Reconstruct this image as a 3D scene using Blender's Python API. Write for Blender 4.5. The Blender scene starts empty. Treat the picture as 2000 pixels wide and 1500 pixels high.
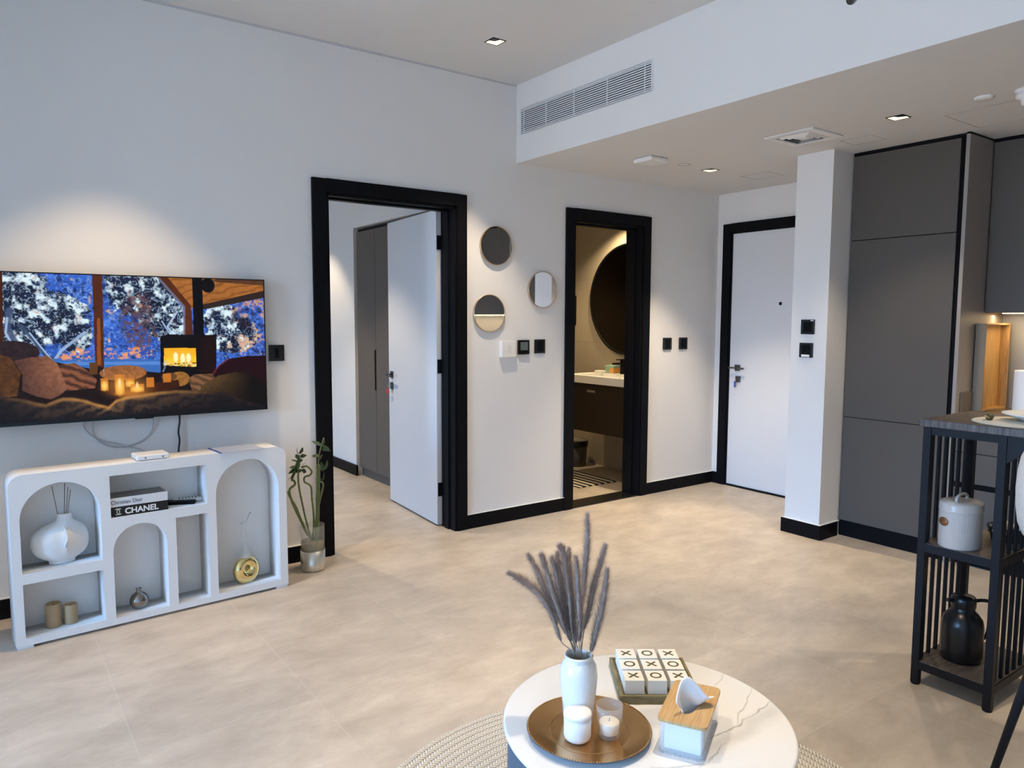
import bpy, bmesh, math, random
import numpy as np
from mathutils import Vector, Matrix
random.seed(7); rng = np.random.RandomState(11)
PI = math.pi
D = bpy.data
SC = bpy.context.scene
COL = SC.collection

# ------------------------------------------------------------------ camera
CAM_POS = Vector((0.0, -4.3704, 1.5))
YAW, PITCH, ROLL, FPX = 0.943471, -0.088383, 0.003764, 1438.72
fwd = Vector((math.cos(YAW)*math.cos(PITCH), math.sin(YAW)*math.cos(PITCH), math.sin(PITCH)))
r0 = Vector((math.sin(YAW), -math.cos(YAW), 0)); u0 = r0.cross(fwd)
rgt = math.cos(ROLL)*r0 + math.sin(ROLL)*u0
upv = -math.sin(ROLL)*r0 + math.cos(ROLL)*u0
cam = D.cameras.new('camera'); cam.sensor_width = 36; cam.sensor_fit = 'HORIZONTAL'
cam.lens = FPX/2000*36; cam.clip_start = 0.02; cam.clip_end = 100
camo = D.objects.new('camera', cam); COL.objects.link(camo)
M4 = Matrix((rgt, upv, -fwd)).transposed().to_4x4(); M4.translation = CAM_POS
camo.matrix_world = M4
SC.camera = camo

# ------------------------------------------------------------------ world, exposure
SC.view_settings.view_transform = 'Standard'
SC.view_settings.look = 'None'
SC.view_settings.exposure = 0.0
SC.view_settings.gamma = 1.0
SC.view_settings.use_curve_mapping = False
W = D.worlds.new('sky'); SC.world = W; W.use_nodes = True
nt = W.node_tree; nt.nodes.clear()
wo = nt.nodes.new('ShaderNodeOutputWorld'); bg = nt.nodes.new('ShaderNodeBackground')
tc = nt.nodes.new('ShaderNodeTexCoord'); sp = nt.nodes.new('ShaderNodeSeparateXYZ')
cr = nt.nodes.new('ShaderNodeValToRGB')
cr.color_ramp.elements[0].position = 0.0; cr.color_ramp.elements[0].color = (0.20, 0.21, 0.23, 1)
cr.color_ramp.elements[1].position = 0.12; cr.color_ramp.elements[1].color = (0.235, 0.53, 1.0, 1)
nt.links.new(tc.outputs['Generated'], sp.inputs[0]); nt.links.new(sp.outputs['Z'], cr.inputs[0])
nt.links.new(cr.outputs[0], bg.inputs[0]); nt.links.new(bg.outputs[0], wo.inputs[0])
bg.inputs[1].default_value = 50.0

WARM = (1.0, 0.81, 0.58)
def spot(name, loc, power, half, blend=0.35, color=WARM, size=0.03, target=None):
    l = D.lights.new(name, 'SPOT'); l.energy = power; l.spot_size = 2*math.radians(half); l.spot_blend = blend
    l.color = color; l.shadow_soft_size = size
    o = D.objects.new(name, l); COL.objects.link(o); o.location = loc
    if target is not None:
        o.rotation_euler = (Vector(target)-Vector(loc)).to_track_quat('-Z', 'Y').to_euler()
    return o
def area(name, loc, direction, sx, sy, power, color, portal=False):
    l = D.lights.new(name, 'AREA'); l.shape = 'RECTANGLE'; l.size = sx; l.size_y = sy; l.energy = power; l.color = color
    o = D.objects.new(name, l); COL.objects.link(o); o.location = loc
    o.rotation_euler = Vector(direction).to_track_quat('-Z', 'Y').to_euler()
    if portal: l.cycles.is_portal = True
    return o
# daylight portals in the window openings (x = -5.5)
area('window_portal', (-5.65, -2.40, 1.38), (1, 0, 0), 2.4, 2.55, 1, (1, 1, 1), True)
area('bedroom_portal', (-5.65, 2.30, 1.40), (1, 0, 0), 0.9, 2.2, 1, (1, 1, 1), True)

ZC, ZS = 3.156, 2.613          # high ceiling, soffit
MAIN_LIGHTS = [(0.55, -0.72), (2.60, -0.60), (0.55, -2.60), (1.80, -3.15)]
SOFF_LIGHTS = [(4.50, -0.68), (4.165, -2.24), (4.20, -3.55)]
for x, y in MAIN_LIGHTS:
    spot('downlight_beam', (x, y, ZC-0.004), (200, 225, 150, 230)[MAIN_LIGHTS.index((x, y))], (37, 37, 37, 31)[MAIN_LIGHTS.index((x, y))], 0.45, (1, .72, .43) if y > -.75 and x < 1 else WARM)
for i, (x, y) in enumerate(SOFF_LIGHTS):
    spot('downlight_beam', (x, y, ZS-0.004), (235, 85, 120)[i], (40, 46, 50)[i], 0.6)
area('led_under_cabinet', (5.27, -3.5, 1.535), (0, 0, -1), 0.03, 2.3, 8, (1, 0.74, 0.42))
spot('bathroom_beam', (4.85, 0.78, 2.52), 75, 62, 0.5, (1, 0.76, 0.44))
spot('bathroom_beam', (4.10, 1.20, 2.52), 60, 60, 0.5, (1, 0.76, 0.44))
spot('bedroom_beam', (2.35, 2.75, 2.80), 90, 40, 0.4)
spot('bedroom_beam', (1.6, 1.3, 2.80), 110, 50, 0.4)

# ------------------------------------------------------------------ materials
def new_mat(name):
    m = D.materials.new(name); m.use_nodes = True
    return m, m.node_tree, m.node_tree.nodes['Principled BSDF']
def mat(name, color, rough=0.5, metal=0.0, noise=0.0, nscale=8.0, bump=0.0, bscale=60.0, spec=0.5, coat=0.0, trans=0.0, ior=1.45, emit=None, estr=0.0, stretch=None):
    m, t, b = new_mat(name)
    b.inputs['Base Color'].default_value = (*color, 1); b.inputs['Roughness'].default_value = rough
    b.inputs['Metallic'].default_value = metal; b.inputs['Specular IOR Level'].default_value = spec
    b.inputs['Coat Weight'].default_value = coat; b.inputs['Transmission Weight'].default_value = trans
    b.inputs['IOR'].default_value = ior
    if emit: b.inputs['Emission Color'].default_value = (*emit, 1); b.inputs['Emission Strength'].default_value = estr
    tcn = t.nodes.new('ShaderNodeTexCoord'); mp = t.nodes.new('ShaderNodeMapping')
    t.links.new(tcn.outputs['Object'], mp.inputs[0])
    if stretch: mp.inputs['Scale'].default_value = stretch
    if True:
        n = t.nodes.new('ShaderNodeTexNoise'); n.inputs['Scale'].default_value = nscale; n.inputs['Detail'].default_value = 6
        t.links.new(mp.outputs[0], n.inputs['Vector'])
        mx = t.nodes.new('ShaderNodeMix'); mx.data_type = 'RGBA'
        a = max(noise, 0.012)
        mx.inputs[6].default_value = (*[max(0, c*(1-a)) for c in color], 1); mx.inputs[7].default_value = (*[min(1, c*(1+a)) for c in color], 1)
        t.links.new(n.outputs[0], mx.inputs[0]); t.links.new(mx.outputs[2], b.inputs['Base Color'])
    if bump > 0:
        n2 = t.nodes.new('ShaderNodeTexNoise'); n2.inputs['Scale'].default_value = bscale; n2.inputs['Detail'].default_value = 4
        t.links.new(mp.outputs[0], n2.inputs['Vector'])
        bp = t.nodes.new('ShaderNodeBump'); bp.inputs['Strength'].default_value = bump; bp.inputs['Distance'].default_value = 0.01
        t.links.new(n2.outputs[0], bp.inputs['Height']); t.links.new(bp.outputs[0], b.inputs['Normal'])
    return m
def glass(name, color=(1, 1, 1), rough=0.0, ior=1.45):
    m, t, b = new_mat(name)
    b.inputs['Base Color'].default_value = (*color, 1); b.inputs['Roughness'].default_value = rough
    b.inputs['Transmission Weight'].default_value = 1; b.inputs['IOR'].default_value = ior
    n = t.nodes.new('ShaderNodeTexNoise'); n.inputs['Scale'].default_value = 30
    bp = t.nodes.new('ShaderNodeBump'); bp.inputs['Strength'].default_value = 0.02
    t.links.new(n.outputs[0], bp.inputs['Height']); t.links.new(bp.outputs[0], b.inputs['Normal'])
    return m
def clear(name, color, alpha, rough=0.05):
    m = mat(name, color, rough); m.node_tree.nodes['Principled BSDF'].inputs['Alpha'].default_value = alpha
    return m

def math_n(t, op, a, b=None, c=None):
    n = t.nodes.new('ShaderNodeMath'); n.operation = op
    for i, v in enumerate((a, b, c)):
        if v is None: continue
        if isinstance(v, (int, float)): n.inputs[i].default_value = v
        else: t.links.new(v, n.inputs[i])
    return n.outputs[0]

def floor_mat(name='floor_tile'):
    m, t, b = new_mat(name)
    tcn = t.nodes.new('ShaderNodeTexCoord'); mp = t.nodes.new('ShaderNodeMapping'); mp.inputs['Location'].default_value = (-0.38, 1.022, 0)
    t.links.new(tcn.outputs['Object'], mp.inputs[0])
    br = t.nodes.new('ShaderNodeTexBrick'); br.offset = 0; br.squash = 1
    br.inputs['Scale'].default_value = 1; br.inputs['Brick Width'].default_value = 0.6355; br.inputs['Row Height'].default_value = 0.638
    br.inputs['Mortar Size'].default_value = 0.0016; br.inputs['Mortar Smooth'].default_value = 0.3; br.inputs['Bias'].default_value = 0
    br.inputs['Color1'].default_value = (0.0, 0.0, 0.0, 1); br.inputs['Color2'].default_value = (1, 1, 1, 1); br.inputs['Mortar'].default_value = (0.5, 0.5, 0.5, 1)
    t.links.new(mp.outputs[0], br.inputs['Vector'])
    mp2 = t.nodes.new('ShaderNodeMapping'); mp2.inputs['Scale'].default_value = (1.0, 1.8, 1); mp2.inputs['Rotation'].default_value = (0, 0, -0.75)
    t.links.new(tcn.outputs['Object'], mp2.inputs[0])
    n1 = t.nodes.new('ShaderNodeTexNoise'); n1.inputs['Scale'].default_value = 3.4; n1.inputs['Detail'].default_value = 13; n1.inputs['Roughness'].default_value = 0.70; n1.inputs['Distortion'].default_value = 0.25
    t.links.new(mp2.outputs[0], n1.inputs['Vector'])
    ramp = t.nodes.new('ShaderNodeValToRGB'); e = ramp.color_ramp.elements
    e[0].position = 0.30; e[0].color = (0.43, 0.365, 0.292, 1); e[1].position = 0.70; e[1].color = (0.66, 0.575, 0.475, 1)
    t.links.new(n1.outputs[0], ramp.inputs[0])
    mx = t.nodes.new('ShaderNodeMix'); mx.data_type = 'RGBA'; mx.blend_type = 'MULTIPLY'; mx.inputs[0].default_value = 1
    tone = t.nodes.new('ShaderNodeMapRange'); tone.inputs[3].default_value = 0.94; tone.inputs[4].default_value = 1.03
    t.links.new(br.outputs['Color'], tone.inputs[0]); t.links.new(ramp.outputs[0], mx.inputs[6]); t.links.new(tone.outputs[0], mx.inputs[7])
    mj = t.nodes.new('ShaderNodeMix'); mj.data_type = 'RGBA'; mj.inputs[7].default_value = (0.60, 0.56, 0.50, 1)
    fac = math_n(t, 'MULTIPLY', br.outputs['Fac'], 0.75)
    t.links.new(fac, mj.inputs[0]); t.links.new(mx.outputs[2], mj.inputs[6]); t.links.new(mj.outputs[2], b.inputs['Base Color'])
    rr = t.nodes.new('ShaderNodeMapRange'); rr.inputs[3].default_value = 0.34; rr.inputs[4].default_value = 0.5
    t.links.new(n1.outputs[0], rr.inputs[0]); t.links.new(rr.outputs[0], b.inputs['Roughness'])
    n3 = t.nodes.new('ShaderNodeTexNoise'); n3.inputs['Scale'].default_value = 40; n3.inputs['Detail'].default_value = 5
    bp = t.nodes.new('ShaderNodeBump'); bp.inputs['Strength'].default_value = 0.12; bp.inputs['Distance'].default_value = 0.004
    t.links.new(tcn.outputs['Object'], n3.inputs['Vector']); t.links.new(n3.outputs[0], bp.inputs['Height']); t.links.new(bp.outputs[0], b.inputs['Normal'])
    return m

def wood_mat(name, c1, c2, axis_scale=(1, 14, 1), rough=0.5, scale=6, bump=0.1):
    m, t, b = new_mat(name)
    tcn = t.nodes.new('ShaderNodeTexCoord'); mp = t.nodes.new('ShaderNodeMapping'); mp.inputs['Scale'].default_value = axis_scale
    t.links.new(tcn.outputs['Object'], mp.inputs[0])
    n = t.nodes.new('ShaderNodeTexNoise'); n.inputs['Scale'].default_value = scale; n.inputs['Detail'].default_value = 8; n.inputs['Distortion'].default_value = 0.6
    t.links.new(mp.outputs[0], n.inputs['Vector'])
    ramp = t.nodes.new('ShaderNodeValToRGB'); e = ramp.color_ramp.elements
    e[0].position = 0.34; e[0].color = (*c1, 1); e[1].position = 0.66; e[1].color = (*c2, 1)
    t.links.new(n.outputs[0], ramp.inputs[0]); t.links.new(ramp.outputs[0], b.inputs['Base Color']); b.inputs['Roughness'].default_value = rough
    bp = t.nodes.new('ShaderNodeBump'); bp.inputs['Strength'].default_value = bump; bp.inputs['Distance'].default_value = 0.003
    t.links.new(n.outputs[0], bp.inputs['Height']); t.links.new(bp.outputs[0], b.inputs['Normal'])
    return m

def marble_mat():
    # pale grey veins: distance to a few noise-bent lines in the table's own frame
    m, t, b = new_mat('white_marble')
    tcn = t.nodes.new('ShaderNodeTexCoord')
    n = t.nodes.new('ShaderNodeTexNoise'); n.inputs['Scale'].default_value = 6; n.inputs['Detail'].default_value = 6; n.inputs['Roughness'].default_value = 0.55
    t.links.new(tcn.outputs['Object'], n.inputs['Vector'])
    s = t.nodes.new('ShaderNodeSeparateXYZ'); t.links.new(tcn.outputs['Object'], s.inputs[0])
    nb = math_n(t, 'MULTIPLY', math_n(t, 'SUBTRACT', n.outputs[0], 0.5), 0.09)
    def line(ax, ay, bx, by, w, soft):
        dx, dy = bx-ax, by-ay; L = math.hypot(dx, dy); nx, ny = -dy/L, dx/L
        d = math_n(t, 'ADD', math_n(t, 'MULTIPLY', s.outputs[0], nx), math_n(t, 'MULTIPLY', s.outputs[1], ny))
        d = math_n(t, 'ADD', d, -(ax*nx+ay*ny)); d = math_n(t, 'ADD', d, nb); d = math_n(t, 'ABSOLUTE', d)
        v = t.nodes.new('ShaderNodeMapRange'); v.inputs[1].default_value = w; v.inputs[2].default_value = w+soft; v.inputs[3].default_value = 1; v.inputs[4].default_value = 0
        t.links.new(d, v.inputs[0])
        # along-vein limit so that a vein fades out
        a = math_n(t, 'ADD', math_n(t, 'MULTIPLY', s.outputs[0], dx/L), math_n(t, 'MULTIPLY', s.outputs[1], dy/L))
        a = math_n(t, 'ADD', a, -(ax*dx/L+ay*dy/L))
        w1 = t.nodes.new('ShaderNodeMapRange'); w1.inputs[1].default_value = -0.05; w1.inputs[2].default_value = 0.05; t.links.new(a, w1.inputs[0])
        w2 = t.nodes.new('ShaderNodeMapRange'); w2.inputs[1].default_value = L-0.05; w2.inputs[2].default_value = L+0.05; w2.inputs[3].default_value = 1; w2.inputs[4].default_value = 0; t.links.new(a, w2.inputs[0])
        return math_n(t, 'MULTIPLY', v.outputs[0], math_n(t, 'MULTIPLY', w1.outputs[0], w2.outputs[0]))
    # object frame: metres from table centre
    vs = [(line(0.03, -0.165, 0.24, -0.172, 0.0008, 0.003), 0.75), (line(0.23, -0.170, 0.37, -0.155, 0.0008, 0.003), 0.7), (line(0.17, -0.172, 0.375, -0.075, 0.0006, 0.003), 0.5),
          (line(-0.15, -0.175, -0.03, -0.229, 0.001, 0.005), 0.5), (line(-0.04, -0.229, 0.09, -0.210, 0.001, 0.004), 0.7), (line(0.0, -0.205, 0.36, -0.185, 0.008, 0.03), 0.28),
          (line(0.31, 0.012, 0.385, 0.045, 0.0006, 0.003), 0.5), (line(-0.30, 0.10, -0.05, 0.30, 0.01, 0.05), 0.08)]
    tot = None
    for v, k in vs:
        x = math_n(t, 'MULTIPLY', v, k); tot = x if tot is None else math_n(t, 'MAXIMUM', tot, x)
    mx = t.nodes.new('ShaderNodeMix'); mx.data_type = 'RGBA'; mx.inputs[6].default_value = (0.80, 0.79, 0.77, 1); mx.inputs[7].default_value = (0.30, 0.29, 0.27, 1)
    t.links.new(tot, mx.inputs[0]); t.links.new(mx.outputs[2], b.inputs['Base Color']); b.inputs['Roughness'].default_value = 0.16
    return m

def braid_mat():
    m, t, b = new_mat('braided_jute')
    tcn = t.nodes.new('ShaderNodeTexCoord'); s = t.nodes.new('ShaderNodeSeparateXYZ'); t.links.new(tcn.outputs['Object'], s.inputs[0])
    x, y = s.outputs[0], s.outputs[1]
    r = math_n(t, 'SQRT', math_n(t, 'ADD', math_n(t, 'MULTIPLY', x, x), math_n(t, 'MULTIPLY', y, y)))
    th = math_n(t, 'ARCTAN2', y, x)
    P = 0.028
    rs = math_n(t, 'DIVIDE', r, P); ring = math_n(t, 'FLOOR', rs); fr = math_n(t, 'SUBTRACT', rs, ring)
    cen = math_n(t, 'MULTIPLY', math_n(t, 'ADD', ring, 0.5), P)
    arc = math_n(t, 'DIVIDE', math_n(t, 'MULTIPLY', th, cen), 0.013)
    chev = math_n(t, 'ABSOLUTE', math_n(t, 'SUBTRACT', fr, 0.5))
    ph = math_n(t, 'ADD', arc, math_n(t, 'MULTIPLY', chev, 2.2))
    w = math_n(t, 'ABSOLUTE', math_n(t, 'SINE', math_n(t, 'MULTIPLY', ph, PI)))
    edge = math_n(t, 'SINE', math_n(t, 'MULTIPLY', fr, PI))
    h = math_n(t, 'MULTIPLY', math_n(t, 'POWER', w, 0.6), math_n(t, 'POWER', edge, 0.5))
    n = t.nodes.new('ShaderNodeTexNoise'); n.inputs['Scale'].default_value = 160; n.inputs['Detail'].default_value = 3; t.links.new(tcn.outputs['Object'], n.inputs['Vector'])
    ramp = t.nodes.new('ShaderNodeValToRGB'); e = ramp.color_ramp.elements
    e[0].position = 0.10; e[0].color = (0.25, 0.225, 0.185, 1); e[1].position = 0.50; e[1].color = (0.78, 0.72, 0.62, 1)
    hh = math_n(t, 'ADD', h, math_n(t, 'MULTIPLY', math_n(t, 'SUBTRACT', n.outputs[0], 0.5), 0.35))
    t.links.new(hh, ramp.inputs[0]); t.links.new(ramp.outputs[0], b.inputs['Base Color']); b.inputs['Roughness'].default_value = 0.95
    bp = t.nodes.new('ShaderNodeBump'); bp.inputs['Strength'].default_value = 0.9; bp.inputs['Distance'].default_value = 0.006
    t.links.new(hh, bp.inputs['Height']); t.links.new(bp.outputs[0], b.inputs['Normal'])
    return m

def attr_emission(name, strength):
    m, t, b = new_mat(name)
    a = t.nodes.new('ShaderNodeAttribute'); a.attribute_name = 'picture'
    b.inputs['Base Color'].default_value = (0.004, 0.004, 0.005, 1); b.inputs['Roughness'].default_value = 0.22; b.inputs['Specular IOR Level'].default_value = 0.18
    t.links.new(a.outputs['Color'], b.inputs['Emission Color']); b.inputs['Emission Strength'].default_value = strength
    return m

WALL = mat('white_wall_paint', (0.78, 0.77, 0.755), 0.75, noise=0.01, bump=0.03, bscale=180, spec=0.25)
CEIL = mat('ceiling_paint', (0.74, 0.73, 0.715), 0.85, bump=0.02, bscale=150, spec=0.2)
FLOOR = floor_mat()
BLACK = mat('black_satin_paint', (0.0065, 0.0065, 0.008), 0.40, noise=0.1, spec=0.08)
BLKMET = mat('black_metal', (0.011, 0.012, 0.016), 0.45, metal=0.0, bump=0.02, bscale=200, spec=0.2)
DOORW = mat('white_door_laminate', (0.70, 0.715, 0.745), 0.42, noise=0.01, spec=0.4)
DOOREDGE = mat('grey_door_edge', (0.50, 0.52, 0.54), 0.4)
GREY = mat('grey_lacquer', (0.092, 0.081, 0.072), 0.42, noise=0.03, nscale=3, bump=0.02, bscale=200, spec=0.4)
GREYLT = mat('light_grey_lacquer_edge', (0.30, 0.27, 0.25), 0.45)
TAUPE = mat('taupe_wardrobe_laminate', (0.125, 0.108, 0.092), 0.5, noise=0.03, spec=0.35)
CONSOLE = mat('white_pebbled_lacquer', (0.80, 0.80, 0.79), 0.55, bump=0.25, bscale=420)
CONSBACK = mat('white_smooth_back_board', (0.80, 0.81, 0.80), 0.6)
STEEL = mat('brushed_steel', (0.55, 0.55, 0.55), 0.3, metal=1)
GUN = mat('gunmetal', (0.10, 0.10, 0.105), 0.35, metal=0.9)
MIRROR = mat('mirror_glass', (0.90, 0.90, 0.90), 0.01, metal=1)
BATHMIR = mat('darkened_mirror_glass', (0.35, 0.33, 0.30), 0.03, metal=1)  # darkness of the reflected room is partly put into the glass colour
GOLDRIM = mat('gold_metal_rim', (0.62, 0.44, 0.27), 0.28, metal=1)
WHITEPL = mat('white_plastic', (0.82, 0.81, 0.79), 0.35)
BLKGL = mat('black_glass_plate', (0.004, 0.004, 0.004), 0.12, spec=0.5)
SCREENG = mat('grey_lcd', (0.12, 0.15, 0.15), 0.2)
DARKWOOD = wood_mat('dark_grey_wood', (0.045, 0.035, 0.03), (0.13, 0.105, 0.09), (3, 22, 3), 0.42, 4)
BAMBW = wood_mat('bamboo_wood', (0.46, 0.27, 0.10), (0.60, 0.38, 0.17), (2, 30, 2), 0.45, 5, 0.05)
BAMBZ = wood_mat('bamboo_tray_wood', (0.42, 0.24, 0.08), (0.62, 0.38, 0.15), (26, 26, 1.5), 0.45, 4, 0.05)
OLIVEWD = wood_mat('olive_washed_wood', (0.13, 0.11, 0.05), (0.26, 0.21, 0.11), (3, 3, 30), 0.7, 8, 0.3)
TILEB = mat('beige_bathroom_tile', (0.36, 0.31, 0.24), 0.4, noise=0.07, nscale=2.5)
STONE = mat('grey_stone_backsplash', (0.33, 0.31, 0.275), 0.3, noise=0.08, nscale=2)
MARBLE = marble_mat()
BRAID = braid_mat()
CERAM = mat('white_crackle_ceramic', (0.78, 0.77, 0.74), 0.22, noise=0.05, nscale=90, bump=0.1, bscale=160, coat=0.4)
MATTEW = mat('matte_white_ceramic', (0.83, 0.82, 0.80), 0.5, bump=0.05, bscale=200)
ROUGHW = mat('rough_white_clay', (0.76, 0.76, 0.75), 0.85, bump=0.25, bscale=160)
COPPER = mat('antique_gold_charger', (0.58, 0.34, 0.14), 0.20, metal=0.9, noise=0.08)
CHARUND = mat('charger_underside', (0.07, 0.09, 0.12), 0.4)
GOLDM = mat('gold_mirror', (0.90, 0.74, 0.36), 0.05, metal=1)
SMOKE = mat('smoked_chrome', (0.30, 0.28, 0.26), 0.05, metal=1)
SILVERCR = mat('crackled_silver', (0.75, 0.70, 0.62), 0.28, metal=0.85, noise=0.45, nscale=45, stretch=(1, 1, 0.25))
GLASS = glass('clear_glass')
ACRYL = clear('clear_acrylic', (0.85, 0.88, 0.90), 0.22)
WATER = clear('vase_water', (0.30, 0.25, 0.10), 0.55)
WAX = mat('cream_wax', (0.85, 0.76, 0.58), 0.5, noise=0.03)
TANWAX = mat('tan_candle_wax', (0.42, 0.30, 0.17), 0.6, noise=0.1, nscale=40, bump=0.1)
TANLT = mat('tan_candle_rim', (0.60, 0.46, 0.28), 0.6)
PAPER = mat('white_tissue', (0.86, 0.87, 0.88), 0.9, bump=0.1, bscale=90)
PAMPAS = mat('dried_grass_plume', (0.47, 0.375, 0.325), 0.95, noise=0.35, nscale=60)
PAMPSTEM = mat('dried_grass_stem', (0.26, 0.20, 0.15), 0.8)
STALK = mat('green_bamboo_stalk', (0.11, 0.15, 0.045), 0.45, noise=0.3, nscale=25)
LEAF = mat('dark_green_leaf', (0.035, 0.07, 0.025), 0.45, noise=0.3, nscale=20)
INK = mat('black_ink', (0.01, 0.01, 0.012), 0.6)
INKBLUE = mat('navy_ink', (0.05, 0.07, 0.13), 0.6)
INKOLIVE = mat('olive_ink', (0.10, 0.085, 0.04), 0.7)
BOOKW = mat('white_book_cover', (0.72, 0.73, 0.74), 0.45)
BOOKB = mat('black_book_cover', (0.008, 0.008, 0.009), 0.45)
BOOKT = mat('grey_cover_photograph', (0.15, 0.14, 0.13), 0.35, noise=0.75, nscale=14, stretch=(1, 5, 1))
PAGES = mat('book_pages', (0.70, 0.68, 0.62), 0.9)
WOODBLK = mat('painted_block', (0.80, 0.77, 0.69), 0.6, noise=0.03)
ENAMEL = mat('grey_white_enamel', (0.54, 0.49, 0.45), 0.3, noise=0.02)
LABELCU = mat('copper_label', (0.30, 0.13, 0.05), 0.45, metal=0.5)
THERM = mat('black_jug_plastic', (0.006, 0.006, 0.007), 0.28, spec=0.5)
FABRIC = mat('pale_grey_boucle', (0.60, 0.59, 0.57), 0.95, noise=0.15, nscale=80, bump=0.5, bscale=120)
SIGNB = mat('navy_plastic_edge', (0.05, 0.08, 0.30), 0.4)
RED = mat('red_key_tag', (0.65, 0.03, 0.03), 0.4)
BLUE = mat('blue_key_tag', (0.03, 0.06, 0.45), 0.4)
CABLEG = mat('grey_white_cable', (0.50, 0.50, 0.52), 0.5)
CABLEB = mat('black_cable', (0.01, 0.01, 0.01), 0.5)
GRILLE = mat('white_grille_metal', (0.72, 0.74, 0.77), 0.5)
DUCTSHADE = mat('duct_shade', (0.03, 0.035, 0.04), 0.9)  # near-black sheet colour stands in for the shade behind the vent louvers
DRUM = mat('slate_blue_ribbed_wood', (0.085, 0.115, 0.145), 0.5)
LAMP = mat('warm_lamp_lens', (1, 0.85, 0.6), 0.4, emit=(1, 0.84, 0.55), estr=9)
REFLAMP = mat('lit_gold_reflector', (1, 0.85, 0.5), 0.4, emit=(1, 0.88, 0.55), estr=1.6)
REFL = mat('gold_reflector', (0.85, 0.72, 0.45), 0.25, metal=1)
LED = mat('warm_led_strip', (1, 0.8, 0.5), 0.5, emit=(1, 0.78, 0.42), estr=9)
VANWOOD = mat('espresso_vanity', (0.020, 0.013, 0.009), 0.45, noise=0.2)
CANBRN = mat('bronze_bin_steel', (0.12, 0.10, 0.085), 0.35, metal=0.7)
BAGBLK = mat('black_bin_liner', (0.005, 0.005, 0.005), 0.3, bump=0.5, bscale=60)
BREAD = mat('tan_snack_wrapping', (0.58, 0.42, 0.28), 0.5, noise=0.5, nscale=30)
GRNPK = mat('dark_green_packet', (0.05, 0.07, 0.03), 0.4, noise=0.3)
CREAMPK = mat('cream_packet', (0.72, 0.66, 0.50), 0.5)
TVPIC = attr_emission('tv_picture', 1.0)

# ------------------------------------------------------------------ mesh helpers
class MB:
    def __init__(s): s.v = []; s.f = []; s.sm = []
    def add(s, vs, fs, smooth=False):
        o = len(s.v); s.v.extend([tuple(map(float, p)) for p in vs]); s.f.extend([tuple(i+o for i in f) for f in fs]); s.sm.extend([smooth]*len(fs)); return s
    def box(s, a, b):
        x0, y0, z0 = [min(p, q) for p, q in zip(a, b)]; x1, y1, z1 = [max(p, q) for p, q in zip(a, b)]
        return s.add([(x0,y0,z0),(x1,y0,z0),(x1,y1,z0),(x0,y1,z0),(x0,y0,z1),(x1,y0,z1),(x1,y1,z1),(x0,y1,z1)],
                     [(0,3,2,1),(4,5,6,7),(0,1,5,4),(1,2,6,5),(2,3,7,6),(3,0,4,7)])
    def prism(s, poly, z0, z1, axis=2, smooth=False):
        n = len(poly)
        def P(a, b, c): return (a, b, c) if axis == 2 else ((a, c, b) if axis == 1 else (c, a, b))
        vs = [P(a, b, z0) for a, b in poly]+[P(a, b, z1) for a, b in poly]
        s.add(vs, [tuple(range(n))[::-1], tuple(range(n, 2*n))]); o = len(s.v)-2*n
        s.f.extend([(o+i, o+(i+1) % n, o+n+(i+1) % n, o+n+i) for i in range(n)]); s.sm.extend([smooth]*n); return s
    def lathe(s, prof, c=(0, 0, 0), seg=40, axis='z', sx=1, sy=1, smooth=True):
        m = len(prof); vs = []
        for i in range(seg):
            a = 2*PI*i/seg; ca, sa = math.cos(a), math.sin(a)
            for r, z in prof:
                p = (r*ca*sx, r*sa*sy, z)
                if axis == 'y': p = (p[0], p[2], p[1])
                if axis == 'x': p = (p[2], p[0], p[1])
                vs.append((c[0]+p[0], c[1]+p[1], c[2]+p[2]))
        fs = []
        for i in range(seg):
            j = (i+1) % seg
            for k in range(m-1):
                fs.append((i*m+k, j*m+k, j*m+k+1, i*m+k+1))
        return s.add(vs, fs, smooth)
    def cyl(s, c, r, h, seg=32, axis='z', r2=None):
        r2 = r if r2 is None else r2
        return s.lathe([(0, 0), (r, 0), (r2, h), (0, h)], c, seg, axis, smooth=False)
    def tube(s, pts, r, seg=10, caps=True, rf=None):
        pts = [Vector(p) for p in pts]; n = len(pts); vs = []; fs = []
        t0 = (pts[1]-pts[0]).normalized(); nrm = t0.orthogonal().normalized()
        for i, p in enumerate(pts):
            t = (pts[min(i+1, n-1)]-pts[max(i-1, 0)]).normalized()
            nrm = (nrm-t*nrm.dot(t)).normalized(); bn = t.cross(nrm)
            rr = rf(i/(n-1)) if rf else r
            for k in range(seg):
                a = 2*PI*k/seg; vs.append(p+(nrm*math.cos(a)+bn*math.sin(a))*rr)
        for i in range(n-1):
            for k in range(seg):
                k2 = (k+1) % seg; fs.append((i*seg+k, i*seg+k2, (i+1)*seg+k2, (i+1)*seg+k))
        s.add(vs, fs, True)
        if caps: s.add(vs[:seg], [tuple(range(seg))[::-1]]); s.add(vs[-seg:], [tuple(range(seg))])
        return s
    def build(s, name, m, parent=None, loc=(0, 0, 0), rot=0, bevel=0, seg=2):
        me = D.meshes.new(name); me.from_pydata(s.v, [], s.f); me.update()
        bm = bmesh.new(); bm.from_mesh(me)
        for f, sm in zip(bm.faces, s.sm): f.smooth = sm
        bmesh.ops.remove_doubles(bm, verts=bm.verts, dist=1e-6)
        bmesh.ops.recalc_face_normals(bm, faces=bm.faces)
        bm.to_mesh(me); bm.free()
        o = D.objects.new(name, me); COL.objects.link(o); me.materials.append(m)
        o.location = loc; o.rotation_euler = (0, 0, rot)
        if parent: o.parent = parent
        if bevel:
            b = o.modifiers.new('bevel', 'BEVEL'); b.width = bevel; b.segments = seg; b.limit_method = 'ANGLE'; b.angle_limit = 0.6
        return o
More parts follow.
